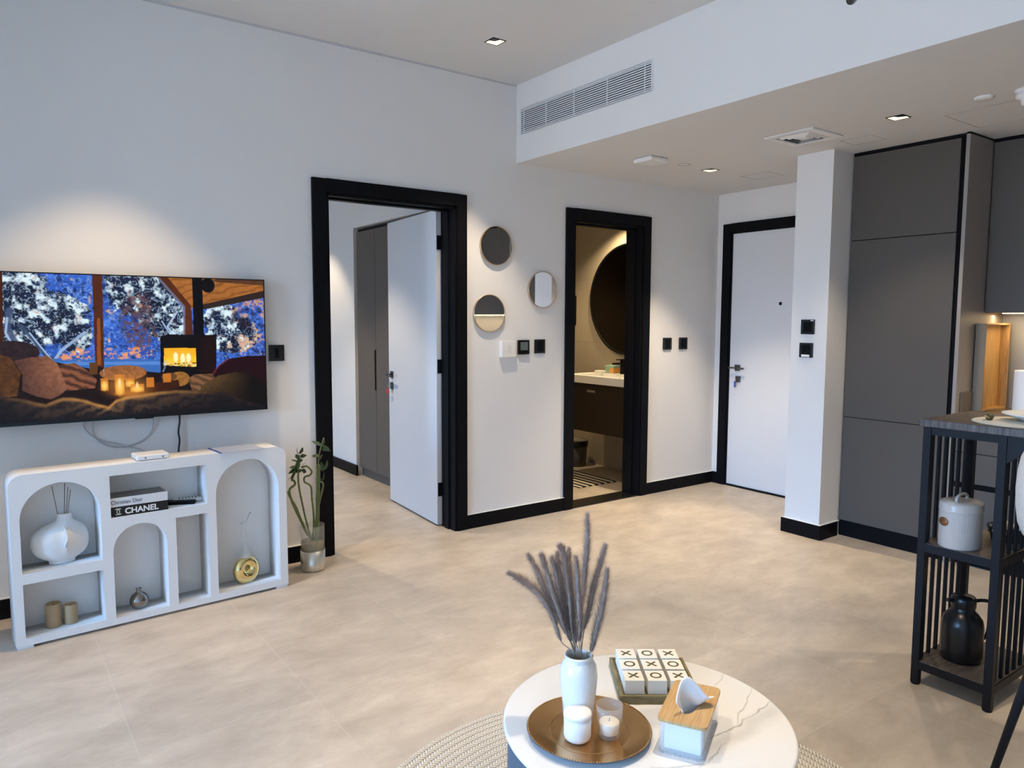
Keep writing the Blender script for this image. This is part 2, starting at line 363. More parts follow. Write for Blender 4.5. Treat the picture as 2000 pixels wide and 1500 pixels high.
def B(a, b): return MB().box(a, b)
def smooth_path(pts, n=8):
    P = [Vector(p) for p in pts]; P = [P[0]*2-P[1]]+P+[P[-1]*2-P[-2]]; out = []
    for i in range(1, len(P)-2):
        for k in range(n):
            t = k/n; a, b, c, d = P[i-1], P[i], P[i+1], P[i+2]
            out.append(0.5*((2*b)+(c-a)*t+(2*a-5*b+4*c-d)*t*t+(3*b-a-3*c+d)*t**3))
    out.append(P[-2]); return out
def thing(name, label, cat, loc=(0, 0, 0), rot=0, group=None):
    o = D.objects.new(name, None); COL.objects.link(o); o.location = loc; o.rotation_euler = (0, 0, rot)
    o.empty_display_size = 0.05
    return tag(o, label, cat, group)
def tag(o, label, cat, group=None, kind=None):
    o['label'] = label; o['category'] = cat
    if group: o['group'] = group
    if kind: o['kind'] = kind
    return o
def struct(o, label=None):
    o['kind'] = 'structure'
    if label: o['label'] = label
    return o
def text_mesh(name, s, size, m, parent, M, extrude=0.0004, font_bold=0.0, space=1.0, sx=1.0, shear=0.0):
    cu = D.curves.new('txt', 'FONT'); cu.body = s; cu.size = size; cu.extrude = extrude; cu.offset = font_bold
    cu.space_character = space; cu.align_x = 'LEFT'; cu.shear = shear
    to = D.objects.new('txt', cu); COL.objects.link(to)
    dg = bpy.context.evaluated_depsgraph_get(); me = D.meshes.new_from_object(to.evaluated_get(dg))
    D.objects.remove(to); me.materials.clear(); me.materials.append(m)
    me.transform(Matrix.Diagonal((sx, 1, 1, 1)))
    o = D.objects.new(name, me); COL.objects.link(o); o.parent = parent; o.matrix_local = M
    return o
def frame_M(origin, xdir, ydir):
    x = Vector(xdir).normalized(); y = Vector(ydir).normalized(); z = x.cross(y)
    m = Matrix((x, y, z)).transposed().to_4x4(); m.translation = Vector(origin); return m

# ------------------------------------------------------------------ setting
XW, YB = -5.5, -5.4            # window wall, back wall
XK = 5.42                      # kitchen back wall
TW = 0.165                     # thickness of the TV wall
struct(B((-5.7, -5.6, -0.12), (6.2, 4.8, 0)).build('floor', FLOOR), 'beige stone-look tiled floor')
struct(B((XW-.2, YB-.2, ZC), (3.2, TW, ZC+.15)).build('ceiling', CEIL), 'high white ceiling above the television area')
struct(B((3.203, YB-.2, ZS), (6.2, 0, ZS+.12)).build('ceiling_soffit', CEIL), 'lowered white ceiling over kitchen and entrance')
struct(B((3.2, YB-.2, ZS), (3.203, 0, ZC+.15)).build('wall_bulkhead', WALL), 'white bulkhead face above the lowered ceiling')
# television wall with two door openings
D1 = (1.757, 2.687, 2.262); D2 = (3.745, 4.500, 2.262); YD = (-0.985, -0.152)
w = MB()
w.box((XW, 0, 0), (D1[0], TW, ZC)); w.box((D1[0], 0, D1[2]), (D1[1], TW, ZC)); w.box((D1[1], 0, 0), (D2[0], TW, ZC))
w.box((D2[0], 0, D2[2]), (D2[1], TW, ZC)); w.box((D2[1], 0, 0), (5.62, TW, ZC))
struct(w.build('wall_front', WALL), 'white wall holding the television and two doorways')
XE = 5.462
w = MB(); w.box((XE, YD[1], 0), (XE+.15, 0, ZS)); w.box((XE, YD[0], 2.268), (XE+.15, YD[1], ZS)); w.box((XE, -1.60, 0), (XE+.15, YD[0], ZS))
struct(w.build('wall_entrance', WALL), 'white wall around the entrance door')
struct(B((4.595, -1.612, 0), (XE, -1.346, ZS)).build('wall_pillar', WALL), 'white wall end beside the tall cabinet')
struct(B((XK, YB, 0), (XK+.15, -1.612, ZS)).build('wall_kitchen', STONE), 'grey stone kitchen back wall')
struct(B((XW-.2, YB-.15, 0), (6.2, YB, ZC)).build('wall_back', WALL))
w = MB(); w.box((XW-.15, -1.20, 0), (XW, 0.7, ZC)); w.box((XW-.15, YB, 0), (XW, -3.60, ZC)); w.box((XW-.15, -3.60, 2.66), (XW, -1.20, ZC)); w.box((XW-.15, -3.60, 0), (XW, -1.20, .10))
w.box((XW-.15, 0.7, .3), (XW, 1.85, 2.55)); w.box((XW-.15, 2.75, .3), (XW, 3.9, 2.55)); w.box((XW-.15, 0.7, 0), (XW, 3.9, .3)); w.box((XW-.15, .7, 2.55), (XW, 3.9, 2.95)); w.box((XW-.15, 3.9, 0), (XW, 4.7, 2.95))
struct(w.build('wall_left', WALL))
w = MB()
for y in (-3.60, -2.42, -1.25): w.box((XW-.10, y, .10), (XW-.04, y+.05, 2.66))
w.box((XW-.10, -3.60, .10), (XW-.04, -1.20, .15)); w.box((XW-.10, -3.60, 2.61), (XW-.04, -1.20, 2.66))
struct(w.build('window_1', BLACK))
struct(B((-1.5, -.95, 0), (-1.3, 0, ZC)).build('added_shade_pier', WALL), 'unseen white pier added to shade the television wall')  # out-of-view pier added to block grazing window light on the television wall
# bedroom behind door 1
struct(B((XW-.2, TW, 2.86), (3.56, 4.7, 2.98)).build('ceiling_bedroom', CEIL))
w = MB(); w.box((2.885, 2.14, 0), (3.56, 4.55, 2.86)); w.box((2.885, TW, 2.335), (3.56, 2.14, 2.86))
struct(w.build('wall_bedroom', WALL), 'white bedroom wall beside the wardrobe')
struct(B((XW-.2, 4.55, 0), (3.56, 4.7, 2.86)).build('wall_bedroom_far', WALL))
struct(B((2.865, 2.105, 0), (2.885, 4.55, 0.10)).build('baseboard_bedroom', BLACK, bevel=.002))
# bathroom behind door 2
XB = 5.137
struct(B((XB, TW, 0), (XB+.1, 2.3, 2.6)).build('wall_bathroom_right', TILEB), 'beige tiled bathroom wall behind the vanity')
struct(B((3.56, 2.2, 0), (XB, 2.3, 2.6)).build('wall_bathroom_far', mat('darkened_for_mirror', (0.03, 0.022, 0.014), .4)))  # unseen wall, coloured dark so that the bathroom mirror reflects a dark tone
struct(B((3.56, TW, 0), (3.60, 2.2, 2.6)).build('wall_bathroom_left', TILEB))
struct(B((3.56, TW, 2.6), (XB+.1, 2.3, 2.7)).build('ceiling_bathroom', CEIL))
g = MB()
for z in (0.62, 1.26, 1.90): g.box((XB-.0008, TW, z), (XB, 2.2, z+.003))
for y in (0.30, 0.93, 1.56): g.box((XB-.0008, y, 0), (XB, y+.003, 2.6))
struct(g.build('trim_bathroom_grout', mat('grout', (0.27, 0.23, 0.18), 0.8)))
# baseboards
HB = 0.102
w = MB(); w.box((XW, -.018, 0), (1.668, 0, HB)); struct(w.build('baseboard_front_left', BLACK, bevel=.003))
struct(B((2.767, -.018, 0), (3.666, 0, HB)).build('baseboard_front_middle', BLACK, bevel=.003))
struct(B((4.582, -.018, 0), (XE, 0, HB)).build('baseboard_front_right', BLACK, bevel=.003))
struct(B((XE-.018, -.071, 0), (XE, -.018, HB)).build('baseboard_entrance', BLACK, bevel=.003))
w = MB(); w.box((4.577, -1.63, 0), (4.595, -1.328, HB)); w.box((4.595, -1.63, 0), (4.80, -1.612, HB)); w.box((4.595, -1.346, 0), (5.44, -1.328, HB))
struct(w.build('baseboard_pillar', BLACK, bevel=.003))
struct(B((XE-.018, -1.328, 0), (XE, -1.06, HB)).build('baseboard_entrance_right', BLACK))
g = MB()
for a, b in ((( XW, -.0185, HB), (1.668, 0, HB+.003)), ((2.767, -.0185, HB), (3.666, 0, HB+.003)), ((4.582, -.0185, HB), (XE, 0, HB+.003)), ((4.5765, -1.6305, HB), (4.595, -1.328, HB+.003)), ((4.595, -1.6305, HB), (4.82, -1.612, HB+.003))):
    g.box(a, b)
struct(g.build('trim_baseboard_bead', mat('white_sealant', (0.75, 0.75, 0.74), 0.6)))
# shadow gaps at ceiling
struct(B((XW, -.004, ZC-.012), (3.2, 0, ZC)).build('trim_ceiling_gap', mat('shadow_gap', (0.55, 0.55, 0.56), 0.9)))

# door frames (architrave + lining)
def door_frame(name, x0, x1, xi0, xi1, zt, zi, label):
    w = MB(); p = 0.022
    w.box((x0, -p, 0), (xi0, 0, zt)); w.box((xi1, -p, 0), (x1, 0, zt)); w.box((xi0, -p, zi), (xi1, 0, zt))
    w.box((xi0, -.012, 0), (xi0+.018, TW+.01, zi)); w.box((xi1-.018, -.012, 0), (xi1, TW+.01, zi)); w.box((xi0, -.012, zi-.018), (xi1, TW+.01, zi))
    w.box((xi0+.018, .06, 0), (xi0+.03, .11, zi-.018)); w.box((xi1-.03, .06, 0), (xi1-.018, .11, zi-.018)); w.box((xi0+.018, .06, zi-.03), (xi1-.018, .11, zi-.018))
    return struct(w.build(name, BLACK, bevel=.002), label)
door_frame('trim_bedroom_door_frame', 1.668, 2.767, D1[0], D1[1], 2.343, D1[2], 'black frame around the bedroom doorway')
door_frame('trim_bathroom_door_frame', 3.666, 4.582, D2[0], D2[1], 2.343, D2[2], 'black frame around the bathroom doorway')
struct(B((3.763, -.01, 0), (4.482, TW, .012)).build('trim_bathroom_threshold', mat('black_polished_stone', (0.01, 0.01, 0.01), 0.12, noise=0.3)), 'black polished threshold of the bathroom')
w = MB(); p = .022
w.box((XE-p, -.152, 0), (XE, -.071, 2.343)); w.box((XE-p, -1.06, 0), (XE, -.985, 2.343)); w.box((XE-p, -.985, 2.268), (XE, -.152, 2.343))
w.box((XE-.01, -.985, 0), (XE+.12, -.152, .014)); w.box((XE-.005, -.164, 0), (XE+.1, -.152, 2.268)); w.box((XE-.005, -.985, 0), (XE+.1, -.973, 2.268)); w.box((XE-.005, -.985, 2.256), (XE+.1, -.152, 2.268))
struct(w.build('trim_entrance_door_frame', BLACK, bevel=.002), 'black frame around the entrance door')

def lever(parent, name, plate_a, plate_b, lever_pts, m=GUN):
    h = MB().box(plate_a, plate_b).build(name, m, parent, bevel=.002)
    MB().tube(lever_pts, .009, 10).build('lever', m, h)
    return h
# entrance door leaf
d = D.objects.new('door_2', None); COL.objects.link(d); struct(d, 'white entrance door with black handle'); d.location = (XE+.004, -.165, 0)
B((.0, -.806, .016), (.045, 0, 2.254)).build('leaf', DOORW, d, bevel=.001)
h = lever(d, 'handle', (-.010, -.115, 1.045), (0, -.06, 1.10), [(-.01, -.09, 1.073), (-.045, -.09, 1.073), (-.05, -.10, 1.073), (-.05, -.18, 1.070)])
MB().tube([(-.045, -.09, 1.073), (-.045, -.02, 1.073)], .008, 8).build('lever', GUN, h)
k = B((-.010, -.072-.05, .945), (0, -.072, .998)).build('lock', GUN, d, bevel=.002)
MB().cyl((-.03, -.085, .972), .006, .03, 12, 'x').build('key', STEEL, k)
B((-.034, -.092, .90), (-.028, -.076, .955)).build('key_tag', BLUE, k, bevel=.002)
MB().cyl((-.004, -.497, 1.635), .014, .01, 20, 'x').build('peephole', BLACK, d)
# bedroom door leaf, swung open
ang = math.atan2(1.06-.168, 2.70-2.629)
L = math.hypot(1.06-.168, .071)
d = D.objects.new('door_1', None); COL.objects.link(d); struct(d, 'white bedroom door standing open'); d.location = (2.631, .172, 0); d.rotation_euler = (0, 0, ang)
B((0, -.045, .012), (L, 0, 2.262-.006)).build('leaf', DOORW, d, bevel=.001)
B((-.0008, -.044, .013), (0, -.001, 2.255)).build('edge_strip', DOOREDGE, d)
for z in (.27, 1.16, 2.03):
    hg = B((-.003, -.046, z-.05), (.0, -.006, z+.05)).build('hinge', BLACK, d)
    MB().cyl((-.006, -.048, z-.055), .007, .11, 12).build('knuckle', BLACK, hg)
h = lever(d, 'handle', (L-.095, 0, 1.02), (L-.04, .008, 1.075), [(L-.068, .006, 1.048), (L-.068, .05, 1.048), (L-.075, .055, 1.048), (L-.17, .055, 1.045)])
h2 = lever(d, 'handle', (L-.095, -.053, 1.02), (L-.04, -.045, 1.075), [(L-.068, -.05, 1.048), (L-.068, -.095, 1.048), (L-.075, -.10, 1.048), (L-.17, -.10, 1.045)])
k = B((L-.095, 0, .93), (L-.04, .010, .985)).build('lock', GUN, d, bevel=.002)
MB().cyl((L-.068, .008, .957), .005, .03, 10, 'y').build('key', STEEL, k)
MB().cyl((L-.06, .036, .915), .022, .004, 20, 'y').build('key_tag', RED, k)

# wardrobe in the bedroom
wr = thing('wardrobe', 'tall taupe wardrobe seen through the bedroom doorway behind the open door', 'wardrobe', (2.905, 2.125, 0))
B((.03, -1.75, .0), (.60, -.002, .085)).build('plinth', TAUPE, wr)
B((.022, -1.75, .085), (.60, -.002, 2.318)).build('body', BLACK, wr)
for i in range(4):
    y1 = -.012-i*.385
    dr = B((0, y1-.380, .088), (.02, y1, 2.295)).build('door', TAUPE, wr, bevel=.001)
    if i == 0: B((-.006, -.398, .85), (.004, -.375, 1.215)).build('handle', BLACK, dr, bevel=.002)
# ------------------------------------------------------------------ ceiling fittings
def downlight(x, y, z, label, s=.047):
    t = thing('recessed_downlight', label, 'light', (x, y, z), 0, None)
    w = MB(); q = s-.006; e = .010; lo = -.0035; hi = .001
    w.box((-s, -s, lo), (s, -q, hi)); w.box((-s, q, lo), (s, s, hi)); w.box((-s, -q, lo), (-q, q, hi)); w.box((q, -q, lo), (s, q, hi))
    w.build('trim_ring', BLACK, t)
    # pyramid reflector, two sides gold and two sides black, hanging lens at centre
    a, b = q, .012; zl = -.003; zt = -.0005
    c0 = (0, 0, zt)
    w = MB(); ring_ = [(a*.15, -a, zl), (a, -a, zl), (a, a, zl), (-a, a, zl), (-a, a*.15, zl)]
    w.add([c0]+ring_, [(0, k, k+1) for k in range(1, 5)]); w.build('reflector', REFLAMP, t)
    MB().add([c0, (-a, a*.15, zl), (-a, -a, zl), (a*.15, -a, zl)], [(0, 1, 2), (0, 2, 3)]).build('baffle', BLKGL, t)
    return t
downlight(*MAIN_LIGHTS[1], ZC, 'square recessed downlight in the high ceiling, left of the air grille')
downlight(*MAIN_LIGHTS[0], ZC, 'square recessed downlight above the television')
downlight(*MAIN_LIGHTS[2], ZC, 'square recessed downlight above the bare floor')
downlight(*MAIN_LIGHTS[3], ZC, 'square recessed downlight above the coffee table')
downlight(*SOFF_LIGHTS[0], ZS, 'small square downlight in the lowered ceiling before the entrance door')
downlight(*SOFF_LIGHTS[1], ZS, 'square downlight in the lowered ceiling over the tall grey cabinet')
downlight(*SOFF_LIGHTS[2], ZS, 'square downlight in the lowered ceiling over the bar table')

v = thing('air_grille', 'long white linear air grille set in the blue-lit bulkhead', 'vent', (3.2, -.685, 2.89))
B((-.004, -.622, -.075), (-.001, .622, .075)).build('duct_shade_sheet', DUCTSHADE, v)
w = MB(); o_ = .009
w.box((-.006, -.625, .075), (0, .625, .075+o_)); w.box((-.006, -.625, -.075-o_), (0, .625, -.075)); w.box((-.006, -.635, -.075-o_), (0, -.625, .075+o_)); w.box((-.006, .625, -.075-o_), (0, .635, .075+o_))
w.build('frame', GRILLE, v, bevel=.002)
for i in range(11):
    z = -.075+.15*(i+.5)/11
    B((-.007, -.625, z-.0034), (-.004, .625, z+.0034)).build('louver', GRILLE, v)
for y in (-.575, -.26, .05, .34, .59):
    B((-.0075, y-.0025, -.075), (-.003, y+.0025, .075)).build('mullion', GRILLE, v)
v = thing('ceiling_diffuser', 'square white louvered air diffuser in the lowered ceiling beside the pillar', 'vent', (4.14, -1.68, ZS))
w = MB()
def ring(w, s0, s1, z0, z1):
    w.box((-s0, -s0, z0), (s0, -s1, z1)); w.box((-s0, s1, z0), (s0, s0, z1)); w.box((-s0, -s1, z0), (-s1, s1, z1)); w.box((s1, -s1, z0), (s0, s1, z1))
ring(w, .165, .118, -.010, 0); w.build('frame', WHITEPL, v, bevel=.003)
B((-.118, -.118, -.002), (.118, .118, 0)).build('duct_shade_sheet', DUCTSHADE, v)
for s0 in (.108, .080, .052):
    w = MB(); n4 = [(-1, -1), (1, -1), (1, 1), (-1, 1)]
    vs = [(a*s0, b*s0, -.004) for a, b in n4]+[(a*(s0-.018), b*(s0-.018), -.016) for a, b in n4]+[(a*(s0-.018), b*(s0-.018), -.0135) for a, b in n4]+[(a*s0, b*s0, -.0015) for a, b in n4]
    fs = []
    for i in range(4):
        j = (i+1) % 4; fs += [(i, j, 4+j, 4+i), (4+i, 4+j, 8+j, 8+i), (8+i, 8+j, 12+j, 12+i), (12+i, 12+j, j, i)]
    w.add(vs, fs); w.build('louver', WHITEPL, v)
B((-.03, -.03, -.012), (.03, .03, -.001)).build('centre_plate', WHITEPL, v)
t = thing('wireless_access_point', 'flat white rectangular box on the lowered ceiling near the bulkhead', 'device', (3.855, -.69, ZS))
B((-.09, -.085, -.032), (.09, .085, 0)).build('body', WHITEPL, t, bevel=.012, seg=3)
t = thing('sprinkler_cover', 'small round sprinkler cover in the lowered ceiling beside the white box', 'sprinkler', (4.19, -.70, ZS))
MB().lathe([(0, -.004), (.03, -.004), (.036, 0)]).build('cap', CEIL, t); MB().lathe([(.036, -.001), (.041, -.003), (.043, 0)]).build('rim', mat('shadow_ring', (0.45, 0.42, 0.4), .7), t)
t = thing('smoke_detector', 'flat white round disc on the lowered ceiling above the tall cabinet', 'detector', (4.14, -2.68, ZS))
MB().lathe([(0, -.012), (.035, -.012), (.045, -.006), (.046, 0)]).build('body', WHITEPL, t)
t = thing('ceiling_sensor', 'white domed ceiling sensor cut by the right edge of the photo', 'detector', (4.17, -2.86, ZS))
MB().lathe([(0, -.075), (.025, -.072), (.03, -.045), (.05, -.04), (.052, -.02), (.045, -.015), (.055, -.01), (.055, 0)]).build('body', WHITEPL, t)
t = thing('sidewall_sprinkler', 'small dark sprinkler head on the bulkhead at the top edge of the photo', 'sprinkler', (3.2, -2.505, 2.917))
MB().lathe([(0, -.02), (.014, -.02), (.018, -.004), (.03, 0)], axis='x').build('head', GUN, t)
lines = MB()
def outline(w, x0, y0, x1, y1, t=.003, z=ZS):
    w.box((x0, y0, z-.0012), (x1, y0+t, z)); w.box((x0, y1-t, z-.0012), (x1, y1, z)); w.box((x0, y0, z-.0012), (x0+t, y1, z)); w.box((x1-t, y0, z-.0012), (x1, y1, z))
outline(lines, 4.33, -2.86, 4.76, -2.405); outline(lines, 4.88, -.90, 5.1, -.66); outline(lines, 4.42, -1.95, 4.6, -1.75, .002)
struct(lines.build('trim_access_panels', mat('panel_joint', (0.40, 0.37, 0.34), .8)))

# ------------------------------------------------------------------ wall plates and mirrors on the television wall
def round_mirror(x, z, r, label):
    t = thing('round_mirror', label, 'mirror', (x, 0, z), 0, None)
    MB().lathe([(0, -.018), (r-.004, -.018)], seg=64, axis='y').build('glass', MIRROR, t)
    MB().lathe([(r-.004, -.0175), (r-.0035, -.020), (r, -.020), (r, -.006), (r-.010, 0)], seg=64, axis='y').build('rim', GOLDRIM, t)
    return t
round_mirror(3.017, 2.016, .137, 'highest of the three round gold-rimmed mirrors, showing plain grey')
round_mirror(3.438, 1.717, .134, 'round gold-rimmed mirror nearest the bathroom door, half grey half white')
round_mirror(2.957, 1.538, .133, 'lowest of the three round gold-rimmed mirrors, reflecting the lit kitchen')
def plate(name, label, x, z, w, h, dp, m, y=0, kind='switch'):
    t = thing(name, label, kind, (x, y, z))
    B((-w/2, -dp, -h/2), (w/2, 0, h/2)).build('plate', m, t, bevel=.003)
    return t
t = plate('wall_unit', 'white square wall unit with deep shadow, left of the thermostat', 3.117, 1.281, .128, .118, .035, WHITEPL, kind='wall unit')
B((-.018, -.0365, -.03), (.018, -.034, .03)).build('button', mat('white_button', (.76, .75, .74), .3), t, bevel=.002)
MB().cyl((0, -.0375, .012), .003, .002, 10, 'y').build('indicator', mat('grey_dot', (.4, .4, .4), .5), t)
t = plate('thermostat', 'black thermostat with small grey screen between two wall plates', 3.264, 1.291, .100, .106, .02, BLKGL, kind='thermostat')
B((-.034, -.0212, -.022), (.034, -.019, .038)).build('screen', SCREENG, t)
t = plate('light_switch', 'plain black switch plate right of the thermostat', 3.42, 1.294, .098, .104, .012, BLKGL)
B((-.03, -.0145, -.04), (.03, -.012, .04)).build('rocker', BLACK, t, bevel=.001)
for x, l in ((4.817, 'left black switch plate between bathroom door and entrance corner'), (5.02, 'right black switch plate between bathroom door and entrance corner')):
    t = plate('light_switch', l, x, 1.290, .104, .104, .012, BLKGL); B((-.03, -.0145, -.04), (.03, -.012, .04)).build('rocker', BLACK, t, bevel=.001)
t = plate('socket_plate', 'black square plate on the wall just right of the television', 1.435, 1.292, .092, .096, .012, BLKGL, kind='socket')
B((-.012, -.014, -.03), (.012, -.012, .03)).build('port', BLACK, t)
def plate_x(name, label, y, z, s, extra=None, kind='switch'):
    t = thing(name, label, kind, (4.595, y, z)); B((-.012, -s/2, -s/2), (0, s/2, s/2)).build('plate', BLKGL, t, bevel=.003)
    B((-.0145, -.03, -.036), (-.012, .03, .036)).build('rocker', BLACK, t, bevel=.001)
    return t
t = plate_x('light_switch', 'upper black switch plate on the white pillar', -1.475, 1.452, .10)
B((-.0155, -.045, .04), (-.012, -.025, .046)).build('indicator', WHITEPL, t)
t = plate_x('key_card_switch', 'lower black plate with white strip on the white pillar', -1.469, 1.293, .10)
B((-.0165, -.03, -.046), (-.012, .03, -.030)).build('card_slot', WHITEPL, t, bevel=.001)

# ------------------------------------------------------------------ television
def fbm(u, v, s, seed=0, oct=4):
    out = np.zeros_like(u); amp = 1.0; tot = 0
    for o in range(oct):
        r = np.random.RandomState(seed+o*17); n = 256; g = r.rand(n, n)
        x = u*s*(2**o); y = v*s*(2**o); xi = np.floor(x).astype(int); yi = np.floor(y).astype(int)
        fx = x-xi; fy = y-yi; fx = fx*fx*(3-2*fx); fy = fy*fy*(3-2*fy)
        a = g[xi % n, yi % n]; b = g[(xi+1) % n, yi % n]; c = g[xi % n, (yi+1) % n]; d_ = g[(xi+1) % n, (yi+1) % n]
        out += amp*((a*(1-fx)+b*fx)*(1-fy)+(c*(1-fx)+d_*fx)*fy); tot += amp; amp *= .55
    return out/tot
def tv_picture(nx, ny):
    u, v = np.meshgrid((np.arange(nx)+.5)/nx, (np.arange(ny)+.5)/ny, indexing='ij')
    C = np.zeros((nx, ny, 3)); A16 = 1.77
    def poly(pts):
        m = np.zeros_like(u, bool); n = len(pts); j = n-1
        for i in range(n):
            xi, yi = pts[i]; xj, yj = pts[j]
            c = ((yi > v) != (yj > v)) & (u < (xj-xi)*(v-yi)/((yj-yi)+1e-9)+xi); m ^= c; j = i
        return m
    def put(m, col, a=1.0):
        m = (m*a)[..., None] if m.dtype != bool else (m.astype(float)*a)[..., None]
        C[:] = C*(1-m)+np.array(col)*m if not isinstance(col, np.ndarray) or col.ndim == 1 else C*(1-m)+col*m
    def blob(cx, cy, rx, ry, p=2):
        d2 = ((u-cx)/rx)**2+((v-cy)/ry)**2; return np.clip(1-d2, 0, 1)**p
    ua = u*A16
    n1 = fbm(ua, v, 9, 1, 5); n2 = fbm(ua, v, 28, 5, 4); n3 = fbm(ua, v, 60, 9, 3); n4 = fbm(ua, v, 22, 33, 4)
    # blue forest
    base = np.stack([.03+.10*n1, .09+.22*n1, .38+.50*n1], -1)
    C[:] = base
    tw = np.clip((n3-.5)*5, 0, 1); put(tw, (.22, .42, .90), .65)
    dk = np.clip((.47-n2)*6, 0, 1); put(dk, (.01, .02, .08), .6)
    rdg = 1-np.abs(2*fbm(ua, v, 20, 71, 3)-1)*1.0; rd2 = 1-np.abs(2*fbm(ua, v, 44, 91, 2)-1)
    put(np.clip((rdg-.955)*30, 0, 1), (.42, .60, .92), .75); put(np.clip((rd2-.95)*24, 0, 1), (.25, .42, .85), .55)
    # snowy tree masses (dark cores, white clumps)
    tree = np.maximum.reduce([blob(.08, .14, .12, .26, .6), blob(.20, .30, .13, .20, .6), blob(.10, .42, .09, .14, .5), blob(.27, .42, .06, .12, .4), blob(.48, .08, .12, .22, .6), blob(.56, .20, .09, .24, .5), blob(.62, .35, .07, .18, .5), blob(.86, .42, .12, .16, .5), blob(.82, .30, .08, .12, .4)])
    tm = np.clip((tree+(n2-.5)*1.5-.28)*6, 0, 1)
    put(tm, (.02, .025, .035), .88)
    clump = np.clip((n4-.50)*11, 0, 1)*np.clip((n3-.36)*6, 0, 1)
    put(tm*clump, (.55, .66, .74), 1)
    put(tm*np.clip((n4-.62)*14, 0, 1), (.80, .92, .97), 1); put(tm*np.clip((rdg-.95)*30, 0, 1), (.50, .64, .82), .8); put(tm*np.clip((rd2-.955)*30, 0, 1)*(n1 > .45), (.70, .80, .90), .7)
    # reddish bare tree in the middle and warm-lit snow branches at right
    rt = np.clip((blob(.49, .32, .075, .24, .5)+(n2-.5)*1.6-.3)*4, 0, 1); put(rt*np.clip((n3-.42)*6, 0, 1), (.20, .12, .14), .85)
    ro = np.clip((np.maximum(blob(.96, .24, .10, .18, .5), blob(.93, .50, .12, .10, .5))+(n2-.5)*1.8-.25)*4, 0, 1); put(ro*np.clip((n4-.47)*7, 0, 1)*np.clip((n3-.36)*6, 0, 1), (.80, .45, .26), .75); put(ro*np.clip((.42-n4)*7, 0, 1), (.05, .03, .06), .8)
    # trunks
    def stroke(pts, wd, col, a=.9):
        m = np.zeros_like(u)
        for (x0, y0), (x1, y1) in zip(pts[:-1], pts[1:]):
            dx, dy = (x1-x0)*A16, y1-y0; L2 = dx*dx+dy*dy; tt = np.clip(((ua-x0*A16)*dx+(v-y0)*dy)/L2, 0, 1)
            dd = np.hypot(ua-(x0*A16+tt*dx), v-(y0+tt*dy)); m = np.maximum(m, np.clip((wd-dd)/wd*2.5, 0, 1))
        put(m, col, a)
    stroke([(.06, .25), (.05, .38), (.085, .50), (.09, .60)], .024, (.12, .17, .28)); stroke([(.052, .3), (.045, .40), (.075, .52)], .008, (.5, .62, .80))
    stroke([(.09, .35), (.13, .44), (.17, .56), (.20, .58)], .016, (.10, .14, .24)); stroke([(.19, .60), (.22, .52), (.26, .46), (.30, .40)], .012, (.45, .58, .78))
    stroke([(.12, .40), (.155, .50), (.185, .58)], .006, (.5, .65, .85)); stroke([(.63, .45), (.60, .36), (.64, .25)], .008, (.55, .68, .85)); stroke([(.58, .32), (.61, .42)], .006, (.5, .62, .8))
    # snowfield and lit bushes
    put(poly([(.18, .575), (.57, .60), (.57, .70), (.18, .66)]), (.10, .25, .58)); put(poly([(.18, .60), (.57, .615), (.57, .64), (.18, .62)]), (.22, .40, .78), .7)
    for cx, cy, rx, ry in ((.235, .565, .03, .03), (.275, .545, .025, .06), (.31, .56, .02, .04), (.385, .55, .025, .05), (.47, .55, .045, .055), (.52, .54, .03, .05), (.43, .57, .03, .03)):
        bl = np.clip(blob(cx, cy, rx, ry, .6)*1.6*(n3*1.5)-.3, 0, 1)*np.clip((n3-.44)*8, 0, 1); put(bl, (.95, .45, .20), .85)
    # timber structure
    BRN = np.stack([.13+.06*n4, .045+.02*n4, .018+.01*n4], -1)
    put(poly([(0, 0), (.045, 0), (.035, .56), (0, .56)]), BRN*.7)
    put(poly([(.335, 0), (.370, 0), (.362, .66), (.331, .63)]), BRN); put(poly([(.345, .30), (.356, .30), (.352, .63), (.338, .63)]), (.60, .22, .03), .55)
    put(poly([(.60, 0), (1, 0), (1, .10), (.745, .23), (.69, .22)]), np.stack([.42+.16*n2, .20+.07*n2, .06+.03*n2], -1))
    wr_ = np.clip((np.sin((u*60+v*120+n1*8))-.4)*2, 0, 1); put(poly([(.60, 0), (1, 0), (1, .10), (.745, .23), (.69, .22)])*wr_, (.24, .10, .03), .5)
    put(poly([(.80, 0), (1, 0), (1, .04), (.78, .02)]), (.10, .06, .05), .8)
    put(poly([(1, .08), (1, .135), (.74, .235), (.74, .195)]), (.07, .05, .045))
    put(poly([(.565, 0), (.608, 0), (.695, .205), (.70, .45), (.663, .43), (.664, .216)]), BRN*1.1); put(poly([(.565, 0), (.575, 0), (.672, .21), (.668, .43), (.661, .43), (.660, .22)]), (.30, .36, .50), .6)
    # stove
    put(poly([(.703, 0), (.743, 0), (.742, .43), (.701, .43)]), (.006, .006, .010)); put(blob(.765, .05, .028, .055, .2) > .3, (.008, .008, .012))
    put(poly([(.572, .43), (.60, .418), (.794, .424), (.788, .74), (.722, .745), (.567, .70)]), (.015, .010, .014)); put(poly([(.728, .44), (.794, .424), (.788, .74), (.722, .745)]), (.035, .012, .010))
    fire = poly([(.583, .518), (.709, .521), (.708, .665), (.582, .645)])
    fl = np.clip(1.1-(.66-v)/.15, 0, 1)
    put(fire, np.stack([.95+0*u, .48+.30*fl*n2*1.6, .03+.12*n3*fl], -1))
